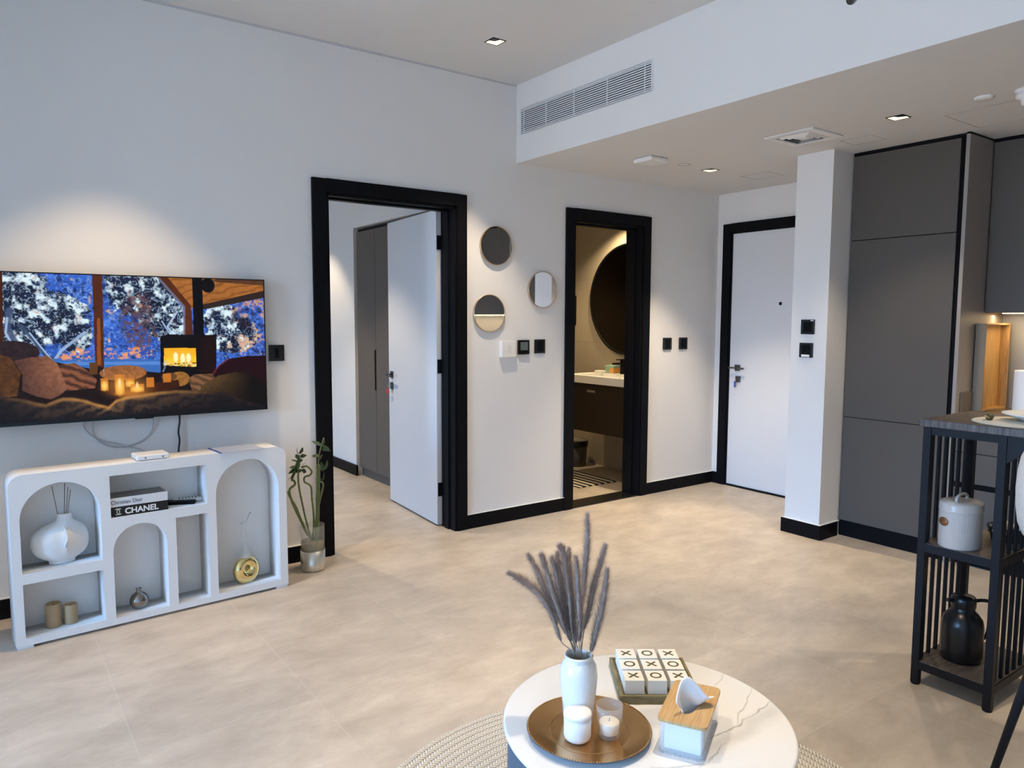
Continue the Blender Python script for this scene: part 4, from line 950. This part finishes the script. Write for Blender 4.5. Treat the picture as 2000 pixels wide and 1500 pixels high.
# glass candle holder
t = thing('glass_tumbler', 'clear ribbed glass tumbler candle holder on the gold charger', 'candle holder', (1.298, -3.022, ZP))
w = MB(); n = 72; prof = [(0, 0), (.0265, 0), (.028, .004), (.0305, .03), (.0335, .060), (.0355, .086), (.0335, .086), (.0315, .06), (.0285, .03), (.025, .010), (0, .010)]
vs = []
for i in range(n):
    a = 2*PI*i/n
    for r, z in prof:
        q = 1+(.035*abs(math.sin(a*9)) if (r > .027 and .004 < z < .07) else 0); vs.append((r*q*math.cos(a), r*q*math.sin(a), z))
m_ = len(prof); w.add(vs, [(i*m_+k, ((i+1) % n)*m_+k, ((i+1) % n)*m_+k+1, i*m_+k+1) for i in range(n) for k in range(m_-1)], True)
w.build('glass', clear('pressed_clear_glass', (.80, .78, .74), .16, .02), t)
t3 = thing('tealight_candle', 'cream wax candle with wick inside the clear tumbler', 'candle', (1.298, -3.022, ZP+.0102))
MB().lathe([(0, 0), (.024, 0), (.027, .028), (.025, .030), (0, .029)], seg=40).build('wax', WAX, t3); MB().tube([(0, 0, .028), (.001, 0, .038)], .001, 6).build('wick', INK, t3)

# noughts and crosses set
ta = math.radians(-36)
ORG = Vector((1.462, -2.922, TZ))
t = thing('game_tray', 'olive washed wooden tray holding nine white blocks on the coffee table', 'tray', tuple(ORG), ta)
WD, DP = .205, .225
B((-.012, -.002, 0), (WD, DP, .0225)).build('base', OLIVEWD, t, bevel=.001)
w = MB(); hh = .026
w.box((-.012, -.010, 0), (WD, -.002, hh)); w.box((-.012, DP, 0), (WD, DP+.008, hh)); w.box((-.020, -.010, 0), (-.012, DP+.008, hh)); w.box((WD, -.010, 0), (WD+.008, DP+.008, hh)); w.build('rim', OLIVEWD, t, bevel=.001)
names = [['front left', 'front middle', 'front right'], ['middle left', 'centre', 'middle right'], ['back left', 'back middle', 'back right']]
for j in range(3):
    for i in range(3):
        X_ = (i+j) % 2 == 0
        ca_, sa_ = math.cos(ta), math.sin(ta); lx = -.004+i*.0655; ly = .004+j*.0715+(0 if j else 0)
        p = ORG+Vector((lx*ca_-ly*sa_, lx*sa_+ly*ca_, .0227))
        bl = thing('game_block', f"white wooden block marked {'X' if X_ else 'O'}, {names[j][i]} in the game tray", 'game piece', tuple(p), ta, 'noughts and crosses blocks')
        B((0, 0, 0), (.0555, .0615, .0425)).build('block', WOODBLK, bl, bevel=.0015)
        if X_:
            w = MB()
            for s_ in (-1, 1):
                a_ = math.radians(45*s_); c_, d_ = math.cos(a_), math.sin(a_); L2, W2 = .019, .003
                q = [(-L2, -W2), (L2, -W2), (L2, W2), (-L2, W2)]
                w.prism([(.0278+x*c_-y*d_, .031+x*d_+y*c_) for x, y in q], .0425, .0431+.0001*s_)
            w.build('cross_mark', INKOLIVE, bl)
        else:
            MB().lathe([(.0115, .0), (.0115, .0006), (.0170, .0006), (.0170, 0)], c=(.0278, .031, .0425), seg=40, smooth=False).build('nought_mark', INKOLIVE, bl)
# tissue box
tw_ = math.radians(29.5)
TB = Vector((1.356, -3.140, TZ))
def tl(x, y, z=0): return (TB.x+x*math.cos(tw_)+y*math.sin(tw_), TB.y+x*math.sin(tw_)-y*math.cos(tw_), TZ+z)   # x = depth, y = width to the right
t = thing('tissue_box', 'clear acrylic tissue box with bamboo lid on the coffee table', 'box', tuple(TB), tw_)
LB, WB_ = .215, .118
def rrect(x0, y0, x1, y1, r, n=6):
    pts = []
    for cx, cy, a0 in ((x1-r, y1-r, 0), (x0+r, y1-r, 1), (x0+r, y0+r, 2), (x1-r, y0+r, 3)):
        for i in range(n+1): a = PI/2*(a0+i/n); pts.append((cx+r*math.cos(a), cy+r*math.sin(a)))
    return pts
outer = rrect(0, -WB_, LB, 0, .014); inner = rrect(.004, -WB_+.004, LB-.004, -.004, .011)
w = MB(); n = len(outer); vs = []
for z in (.0, .083):
    vs += [(x, y, z) for x, y in outer]
for z in (.004, .083): vs += [(x, y, z) for x, y in inner]
fs = [(i, (i+1) % n, n+(i+1) % n, n+i) for i in range(n)]+[(2*n+i, 2*n+(i+1) % n, 3*n+(i+1) % n, 3*n+i) for i in range(n)]+[(n+i, n+(i+1) % n, 3*n+(i+1) % n, 3*n+i) for i in range(n)]+[tuple(range(n)), tuple(range(2*n, 3*n))]
w.add(vs, fs); w.build('acrylic_body', ACRYL, t)
w = MB()
for i in range(9): w.box((-.0006, -WB_+.014+i*.011, .0), (.0, -WB_+.021+i*.011, .006))
w.build('foot_beading', clear('acrylic_edge', (.45, .48, .50), .6), t)
# lid with an oval slot
cu = D.curves.new('lid', 'CURVE'); cu.dimensions = '2D'; cu.fill_mode = 'BOTH'; cu.extrude = .004
spl(rrect(-.004, -WB_-.004, LB+.004, .004, .016)); spl([(.095+.050*math.cos(a), -WB_/2+.021*math.sin(a)) for a in np.linspace(0, 2*PI, 36, endpoint=False)])
to = D.objects.new('tmp', cu); COL.objects.link(to); me = D.meshes.new_from_object(to.evaluated_get(bpy.context.evaluated_depsgraph_get())); D.objects.remove(to)
me.transform(Matrix.Translation((0, 0, .0875))); me.materials.clear(); me.materials.append(BAMBW)
lid = D.objects.new('bamboo_lid', me); COL.objects.link(lid); lid.parent = t
t4 = B((.016, -WB_+.012, .0045), (LB-.018, -.012, .072)).build('tissue_stack', PAPER, None, loc=tuple(TB), rot=tw_, bevel=.003); tag(t4, 'folded stack of white tissues inside the clear box', 'tissues')
# pulled tissue
w = MB(); nu, nv = 18, 14; vs = []
for i in range(nu+1):
    a = i/nu
    for j in range(nv+1):
        b_ = j/nv
        bx = .052+.085*a; by = -WB_/2+.011*math.sin(a*2*PI)
        tx = .030+.085*a+.010*math.sin(b_*6+a*3); ty = -WB_/2+.022-.085*a+.012*math.sin(a*6.5)
        k = b_**1.2; x = bx*(1-k)+tx*k; y = by*(1-k)+ty*k
        z = .072+b_*(.056+.058*math.sin(PI*min(1, a*1.25+.08))**2*(1 if a < .7 else .6))-.012*b_*b_*a
        vs.append((x, y, z))
m_ = nv+1; w.add(vs, [(i*m_+j, (i+1)*m_+j, (i+1)*m_+j+1, i*m_+j+1) for i in range(nu) for j in range(nv)], True)
o = w.build('tissue', PAPER, None, loc=tuple(TB), rot=tw_); so_ = o.modifiers.new('t', 'SOLIDIFY'); so_.thickness = .001; tag(o, 'white tissue pulled up through the bamboo lid slot', 'tissue')

# ------------------------------------------------------------------ bar table with slatted shelf end
BZ = 1.105; bx0, bx1, by1, by0 = 3.07, 3.50, -2.962, -3.262
bt = thing('bar_table', 'high bar table with dark wood top, black slatted frame and shelves', 'table', (bx0, by1, 0))
def bb(a, b): return ((a[0]-bx0, a[1]-by1, a[2]), (b[0]-bx0, b[1]-by1, b[2]))
def BP(name, m, a, b, bevel=.0015):
    p, q = bb(a, b); return B(p, q).build(name, m, bt, bevel=bevel)
BP('top', DARKWOOD, (bx0-.012, -4.75, BZ-.030), (bx1+.012, by1+.012, BZ), .003)
lw = .030
for x in (bx0, bx1-lw):
    for y in (by1-lw, by0): BP('leg', BLKMET, (x, y, 0.006), (x+lw, y+lw, BZ-.030))
    for y in (by1-lw, by0): 
        p = (x+lw/2-bx0, y+lw/2-by1, 0); MB().cyl(p, .017, .008, 16).build('foot_cap', BLKMET, bt)
for y in (-4.72,):
    for x in (bx0, bx1-lw): BP('leg', BLKMET, (x, y, 0), (x+lw, y+lw, BZ-.030))
w = MB()
for z0, z1 in ((BZ-.062, BZ-.030),):
    for x in (bx0, bx1-lw): p, q = bb((x+.004, -4.70, z0), (x+.026, by1-lw, z1)); w.box(p, q)
    for y in (by1-.026, by0+.004): p, q = bb((bx0+lw, y, z0), (bx1-lw, y+.022, z1)); w.box(p, q)
w.build('apron', BLKMET, bt)
def shelf(zt):
    BP('shelf', DARKWOOD, (bx0+.006, by0+.006, zt-.014), (bx1-.006, by1-.006, zt))
    w = MB()
    for x in (bx0, bx1-.022): p, q = bb((x, by0+lw, zt-.034), (x+.022, by1-lw, zt-.002)); w.box(p, q)
    for y in (by0, by1-.022): p, q = bb((bx0+lw, y, zt-.034), (bx1-lw, y+.022, zt-.002)); w.box(p, q)
    w.build('shelf_rail', BLKMET, bt)
shelf(.598); shelf(.102)
for y in (by1-.022, by0+.004):
    for i in range(6):
        x = bx0+lw+(bx1-bx0-2*lw)*(i+.5)/6-.006
        BP('slat', BLKMET, (x, y+.004, .60), (x+.012, y+.018, BZ-.062)); BP('slat', BLKMET, (x, y+.004, .102), (x+.012, y+.018, .566))
# gusset under the long top
w = MB(); g_ = [(by0-by1, BZ-.062), (by0-by1-.085, BZ-.062), (by0-by1, BZ-.135)]
w.prism(g_, .004, .026, axis=0); w.build('gusset', BLKMET, bt)
BP('footrest', BLKMET, (bx1-lw, -4.72, .30), (bx1-lw+.022, by0, .325))
# things on the bar
t = thing('placemat', 'round cream placemat at the near end of the bar table', 'placemat', (3.265, -3.245, BZ))
MB().lathe([(0, .003), (.17, .003), (.175, .0), (0, 0)], seg=64).build('mat', mat('cream_woven_mat', (.74, .68, .55), .9, bump=.4, bscale=140), t)
t = thing('dinner_plate', 'white shallow bowl-shaped plate on the cream placemat', 'plate', (3.33, -3.285, BZ+.0035))
MB().lathe([(0, 0), (.06, 0), (.07, .004), (.115, .022), (.135, .028), (.134, .031), (.11, .026), (.07, .010), (0, .007)], seg=64).build('plate', MATTEW, t)
t = thing('napkin_ring', 'small dark olive leaf ornament lying on the cream placemat', 'ornament', (3.235, -3.135, BZ+.0035), .3)
w = MB(); w.lathe([(0, 0), (.014, .002), (.020, .012), (.016, .022), (.0, .026)], seg=20, sx=1.5, sy=.8); w.build('body', mat('olive_ornament', (.10, .09, .04), .5), t); MB().tube([(-.025, 0, .010), (-.045, .01, .018)], .004, 8).build('tip', BAMBW, t)
# canister on the middle shelf
cxn, cyn = 3.162, -3.083
t = thing('storage_canister', 'pale ribbed oval metal canister with handled lid on the middle bar shelf', 'canister', (cxn, cyn, .5985), 0)
w = MB(); n = 200; vs = []; hc = .150; ax_, ay_ = .090, .072
def cr_(a, k): 
    rib = .0016*abs(math.sin(a*34)) if True else 0
    return ((ax_+rib)*math.cos(a)*k, (ay_+rib)*math.sin(a)*k)
for z in (0, .004, hc):
    for i in range(n):
        a = 2*PI*i/n; x, y = cr_(a, .985 if z == 0 else 1); vs.append((x, y, z))
w.add(vs, [(l*n+i, l*n+(i+1) % n, (l+1)*n+(i+1) % n, (l+1)*n+i) for l in range(2) for i in range(n)], True); w.add(vs[:n], [tuple(range(n))]); w.build('body', ENAMEL, t)
MB().lathe([(1.03, hc-.004), (1.05, hc+.002), (1.04, hc+.004), (1.03, hc+.022), (1.0, hc+.030), (.5, hc+.034), (0, hc+.034)], seg=64, sx=ax_, sy=ay_).build('lid', ENAMEL, t)
MB().tube(smooth_path([(-.045, 0, hc+.030), (-.048, 0, hc+.046), (-.025, 0, hc+.058), (.02, 0, hc+.058), (.045, 0, hc+.046), (.042, 0, hc+.030)], 6), .006, 10).build('handle', ENAMEL, t)
w = MB(); pts = []
a0 = PI-.42
w.lathe([(0, .0), (.024, 0), (.024, .0025), (0, .0025)], seg=30, axis='x', sx=1.0, sy=.72)
lo = w.build('label', LABELCU, t); lo.location = (ax_*math.cos(a0)*1.015-.002, ay_*math.sin(a0)*1.015, .105); lo.rotation_euler = (0, 0, -.52)
# snack basket behind the canister
t = thing('wire_basket', 'dark round basket of snacks behind the pale canister', 'basket', (3.40, -3.165, .5985))
w = MB()
for z, r in ((.004, .055), (.03, .066), (.055, .072)):
    w.tube([(r*math.cos(a), r*math.sin(a), z) for a in np.linspace(0, 2*PI, 40)], .0025, 6)
for i in range(20):
    a = 2*PI*i/20; w.tube([(.055*math.cos(a), .055*math.sin(a), .003), (.072*math.cos(a), .072*math.sin(a), .055)], .0018, 5)
w.cyl((0, 0, 0), .055, .003, 30); w.build('wire_body', BLKMET, t)
def packet(x, y, z, m, l, a=0, s=(.05, .035, .03)):
    t = thing('snack_packet', l, 'snack', (x, y, z), a)
    w = MB(); w.lathe([(0, 0), (.5, .06), (.9, .3), (1, .5), (.9, .72), (.5, .95), (0, 1)], seg=18, sx=s[0], sy=s[1])
    w.v = [(x_, y_, z_*s[2]) for x_, y_, z_ in w.v]; w.build('packet', m, t)
packet(3.385, -3.14, .604, GRNPK, 'dark green packet low in the wire basket', .3, (.028, .022, .03))
packet(3.425, -3.185, .604, BLKMET, 'black packet low in the wire basket', 1.3, (.026, .020, .03))
packet(3.39, -3.15, .636, BREAD, 'tan wrapped snack on top of the wire basket', .2, (.042, .028, .045))
packet(3.43, -3.20, .636, CREAMPK, 'cream packet at the right of the wire basket', 1.0, (.030, .024, .04))
# thermos jug on the low shelf
t = thing('thermos_jug', 'black vacuum jug on the lowest shelf of the bar table', 'jug', (3.240, -3.080, .1025), -.6)
MB().lathe([(0, 0), (.060, 0), (.074, .008), (.078, .03), (.078, .145), (.072, .175), (.055, .198), (.043, .208), (.043, .225)], seg=48).build('body', THERM, t)
MB().lathe([(.043, .222), (.046, .226), (.046, .258), (.040, .268), (.02, .274), (0, .275)], seg=48).build('lid', THERM, t)
MB().tube(smooth_path([(-.035, 0, .245), (-.055, 0, .250), (-.070, 0, .252)], 4), .008, 10).build('spout', THERM, t)
MB().tube(smooth_path([(.040, 0, .245), (.085, 0, .247), (.112, 0, .235), (.115, 0, .18), (.105, 0, .10), (.075, 0, .075)], 6), .0075, 10).build('handle', THERM, t)

# bar stool at the right edge
SX, SY = 2.815, -3.672
t = thing('bar_stool', 'pale boucle bar stool with black splayed legs, cut by the right edge', 'stool', (SX, SY, 0), 0)
for a, b_ in ((-1, 1), (1, 1), (-1, -1), (1, -1)):
    MB().tube([(a*.19-.012*0, b_*.235, .0), (a*.10, b_*.10, .70)], .015, 14, rf=lambda k: .011+.008*k).build('leg', BLKMET, t)
w = MB(); w.tube([(.2*math.cos(q)*.75, .2*math.sin(q)*.9, .32) for q in np.linspace(0, 2*PI, 36)], .008, 8); w.build('footring', BLKMET, t)
MB().lathe([(0, .70), (.17, .70), (.205, .715), (.215, .745), (.20, .775), (.12, .79), (0, .79)], seg=48).build('seat', FABRIC, t)
w = MB(); n = 30; m_ = 14; vs = []
for i in range(n+1):
    a = math.radians(70)+math.radians(220)*i/n
    top_ = 1.125-.02*abs(i/n-.5)*2; hgt = (top_-.80)
    for k in range(m_):
        b_ = 2*PI*k/m_; e_ = math.sin(PI*min(max(i/n, .02), .98))**.25
        rr_ = .238+.024*math.cos(b_); z = (.80+top_)/2+hgt/2*math.sin(b_)*e_
        vs.append((rr_*math.cos(a), rr_*math.sin(a)*1.03, z))
fs = [(i*m_+k, (i+1)*m_+k, (i+1)*m_+(k+1) % m_, i*m_+(k+1) % m_) for i in range(n) for k in range(m_)]
w.add(vs, fs, True); w.add(vs[:m_], [tuple(range(m_))]); w.add(vs[-m_:], [tuple(range(m_))]); w.build('backrest', FABRIC, t)

# ------------------------------------------------------------------ kitchen
KX = 4.822
tc_ = thing('tall_cabinet', 'tall grey cabinet of three doors beside the white pillar', 'cabinet', (KX, -1.616, 0))
def kb(name, m, a, b, par, org, bevel=.0012):
    return B(tuple(a[i]-org[i] for i in range(3)), tuple(b[i]-org[i] for i in range(3))).build(name, m, par, bevel=bevel)
o3 = (KX, -1.616, 0)
kb('carcass', BLACK, (KX+.022, -2.318, HB), (XK-.03, -1.618, ZS-.002), tc_, o3)
kb('door', GREY, (KX, -2.288, 2.034), (KX+.021, -1.624, 2.588), tc_, o3); kb('door', GREY, (KX, -2.288, .838), (KX+.021, -1.624, 2.029), tc_, o3); kb('door', GREY, (KX, -2.288, .112), (KX+.021, -1.624, .834), tc_, o3)
kb('plinth', BLACK, (KX+.01, -2.318, 0), (KX+.04, -1.620, .108), tc_, o3)
kb('top_filler', BLACK, (KX+.004, -2.318, 2.592), (KX+.022, -1.618, ZS-.002), tc_, o3)
t = thing('cabinet_end_panel', 'full-height grey end panel right of the black channel', 'panel', (4.805, -2.345, 0))
B((0, 0, 0), (.615, .022, 2.600)).build('panel', GREYLT, t, bevel=.001)
B((.0, .001, 2.600), (.615, .021, 2.611)).build('top_filler', BLACK, t)
t = thing('wall_cabinet', 'grey upper wall cabinets above the lit backsplash', 'cabinet', (5.12, -2.346, 1.548)); o3 = (5.12, -2.346, 1.548)
kb('carcass', GREY, (5.142, -4.80, 1.548), (XK, -2.347, 2.59), t, o3); 
for i in range(4): kb('door', GREY, (5.12, -2.352-(i+1)*.60+.003, 1.550), (5.141, -2.352-i*.60, 2.588), t, o3)
kb('top_filler', BLACK, (5.125, -4.80, 2.590), (5.15, -2.347, ZS-.002), t, o3)
kb('light_strip', LED, (5.255, -4.6, 1.543), (5.285, -2.40, 1.5475), t, o3)
for i in range(4):
    y1 = -2.352-i*.60; tt_ = thing('base_cabinet', f"grey base cabinet seen under the bar table, {['nearest the tall panel','second from the tall panel','third from the tall panel','furthest from the tall panel'][i]}", 'cabinet', (KX, y1, 0), 0, 'grey base cabinets'); o3 = (KX, y1, 0)
    kb('carcass', BLACK, (KX+.024, y1-.598, .10), (XK-.03, y1, .905), tt_, o3); kb('plinth', BLACK, (KX+.05, y1-.598, 0), (KX+.07, y1, .10), tt_, o3)
    for z0, z1 in ((.112, .482), (.517, .698), (.702, .880)): kb('drawer', GREY, (KX, y1-.597, z0), (KX+.022, y1-.001, z1), tt_, o3)
t = thing('countertop', 'dark stone kitchen worktop behind the bar table', 'worktop', (4.80, -2.346, .905)); B((0, -2.45, 0), (.615, -.001, .030)).build('slab', mat('dark_stone', (.14, .12, .10), .25, noise=.15), t, bevel=.002)
t = thing('stone_upstand', 'small polished stone upstand against the end panel', 'upstand', (4.86, -2.3465, .9355)); B((0, -.010, 0), (.25, 0, .125)).build('slab', mat('polished_brown_stone', (.16, .13, .10), .1), t)
t = thing('wooden_tray', 'bamboo tray standing upright on the worktop against the panel', 'tray', (5.01, -2.350, .9365), 0)
B((.004, -.008, .004), (.36, -.001, .545)).build('base', BAMBZ, t)
B((0, -.060, 0), (.010, -.001, .545)).build('rim', mat('bamboo_outer', (.22, .17, .12), .5), t, bevel=.002)
w = MB(); w.box((.350, -.060, 0), (.360, -.008, .545)); w.box((.010, -.060, .535), (.350, -.008, .545)); w.box((.010, -.060, 0), (.350, -.008, .010)); w.build('rim', BAMBZ, t, bevel=.002)
t = thing('paper_towel_roll', 'white ridged paper roll on the worktop at the right edge', 'paper roll', (5.16, -2.60, .9355))
w = MB(); prof = [(0.02, 0), (.072, 0)]
for i in range(50): z = .26*i/50; prof += [(.0745, z+.001), (.0735, z+.0035)]
prof += [(.072, .262), (.02, .262), (.02, 0)]; w.lathe(prof, seg=48); w.build('roll', PAPER, t)
t = thing('ring_ornament', 'small white ring ornament on the far worktop', 'ornament', (5.2, -3.3, .9355))
MB().lathe([(0, 0), (.05, 0), (.05, .01), (.012, .02), (.012, .05)], seg=24).build('stand', WHITEPL, t); MB().tube([(0, .09*math.cos(a), .14+.09*math.sin(a)) for a in np.linspace(0, 2*PI, 30)], .012, 10).build('ring', WHITEPL, t)

# ------------------------------------------------------------------ bathroom
o3 = (4.63, .2, .43)
va = thing('vanity_unit', 'dark wall-hung vanity with white basin top seen through the bathroom door', 'vanity', o3)
kb('body', VANWOOD, (4.65, .20, .435), (XB-.002, 1.12, .895), va, o3)
dr = kb('drawer', VANWOOD, (4.632, .203, .437), (4.650, 1.118, .890), va, o3)
B((-.001, .50, .385), (.003, .61, .405)).build('handle', STEEL, dr, bevel=.001)
w = MB(); zc0, zc1 = .897-.43, .968-.43; X0, X1, Y0, Y1 = -.012, XB-.003-4.63, -.01, .93
bx_0, bx_1, by_0, by_1 = .07, .36, .30, .80
w.box((X0, Y0, zc0), (X1, Y1, zc1-.035)); w.box((X0, Y0, zc1-.035), (bx_0, Y1, zc1)); w.box((bx_1, Y0, zc1-.035), (X1, Y1, zc1)); w.box((bx_0, Y0, zc1-.035), (bx_1, by_0, zc1)); w.box((bx_0, by_1, zc1-.035), (bx_1, Y1, zc1))
w.build('basin_top', MATTEW, va)
MB().cyl((.04, .21, zc1), .012, .002, 20).build('overflow_cap', BLACK, va)
t = thing('basin_tap', 'black basin tap on the white vanity top', 'tap', (5.06, .775, .968))
B((-.02, -.02, 0), (.02, .02, .135)).build('body', BLACK, t, bevel=.003); B((-.13, -.018, .095), (-.01, .018, .112)).build('spout', BLACK, t, bevel=.003); B((-.085, -.012, .137), (.02, .012, .147)).build('handle', BLACK, t, bevel=.002)
t = thing('soap_tray', 'small white soap tray on the vanity top', 'tray', (5.00, 1.03, .968)); B((-.035, -.05, 0), (.035, .05, .025)).build('tray', WHITEPL, t, bevel=.005)
t = thing('tissue_carton', 'pale green and orange carton on the vanity top', 'carton', (5.06, .90, .968))
B((-.04, -.035, 0), (.04, .075, .075)).build('carton', mat('mint_carton', (.25, .45, .36), .6, noise=.2), t, bevel=.002); B((-.0412, -.037, .004), (.041, .02, .055)).build('orange_panel', mat('orange_panel', (.70, .33, .08), .6), t); B((-.043, -.04, .060), (.042, .078, .078)).build('cap', mat('mint_cap', (.30, .50, .42), .6), t)
t = thing('round_bathroom_mirror', 'large round black-rimmed mirror above the vanity', 'mirror', (XB, .775, 1.69))
MB().lathe([(0, -.022), (.525, -.022)], seg=96, axis='x').build('glass', BATHMIR, t); MB().lathe([(.523, -.02), (.523, -.030), (.540, -.030), (.540, 0)], seg=96, axis='x').build('rim', BLACK, t)
t = thing('framed_notice', 'small framed notice with dark print on the bathroom wall', 'notice', (XB, 1.66, 1.59)); B((-.012, -.10, -.155), (0, .10, .155)).build('frame', BLACK, t, bevel=.002); B((-.0135, -.092, -.147), (-.011, .092, .147)).build('paper', BOOKW, t)
w = MB()
for i, (z, hh_) in enumerate([(.115, .018), (.085, .018), (.055, .022), (-.125, .014)]): w.box((-.0142, -.085, z-hh_/2), (-.0134, .085, z+hh_/2))
w.build('print', INK, t)
t = thing('waste_bin', 'bronze waste bin with black liner under the vanity', 'bin', (4.93, 1.30, 0))
MB().lathe([(0, 0), (.095, 0), (.10, .01), (.115, .24), (.113, .24), (.098, .012), (0, .012)], seg=40).build('body', CANBRN, t); MB().lathe([(.117, .20), (.119, .20), (.122, .262), (.112, .265), (.105, .20)], seg=40).build('liner', BAGBLK, t); MB().lathe([(0, .27), (.06, .272), (.112, .262), (.118, .256), (0, .262)], seg=40).build('lid', mat('grey_bin_lid', (.25, .23, .2), .4), t)
t = thing('bath_mat', 'striped black and cream bath mat on the bathroom floor', 'mat', (4.27, .49, 0))
mm, tt2, bb_ = new_mat('striped_mat'); tcn = tt2.nodes.new('ShaderNodeTexCoord'); s5 = tt2.nodes.new('ShaderNodeSeparateXYZ'); tt2.links.new(tcn.outputs['Object'], s5.inputs[0])
sn = math_n(tt2, 'SINE', math_n(tt2, 'MULTIPLY', s5.outputs[0], 2*PI/.075)); rp = tt2.nodes.new('ShaderNodeValToRGB'); rp.color_ramp.elements[0].position = .25; rp.color_ramp.elements[0].color = (.02, .02, .02, 1); rp.color_ramp.elements[1].position = .35; rp.color_ramp.elements[1].color = (.62, .55, .42, 1)
tt2.links.new(sn, rp.inputs[0]); tt2.links.new(rp.outputs[0], bb_.inputs['Base Color']); bb_.inputs['Roughness'].default_value = .95
B((0, 0, 0), (.46, .75, .010)).build('mat', mm, t, bevel=.002)
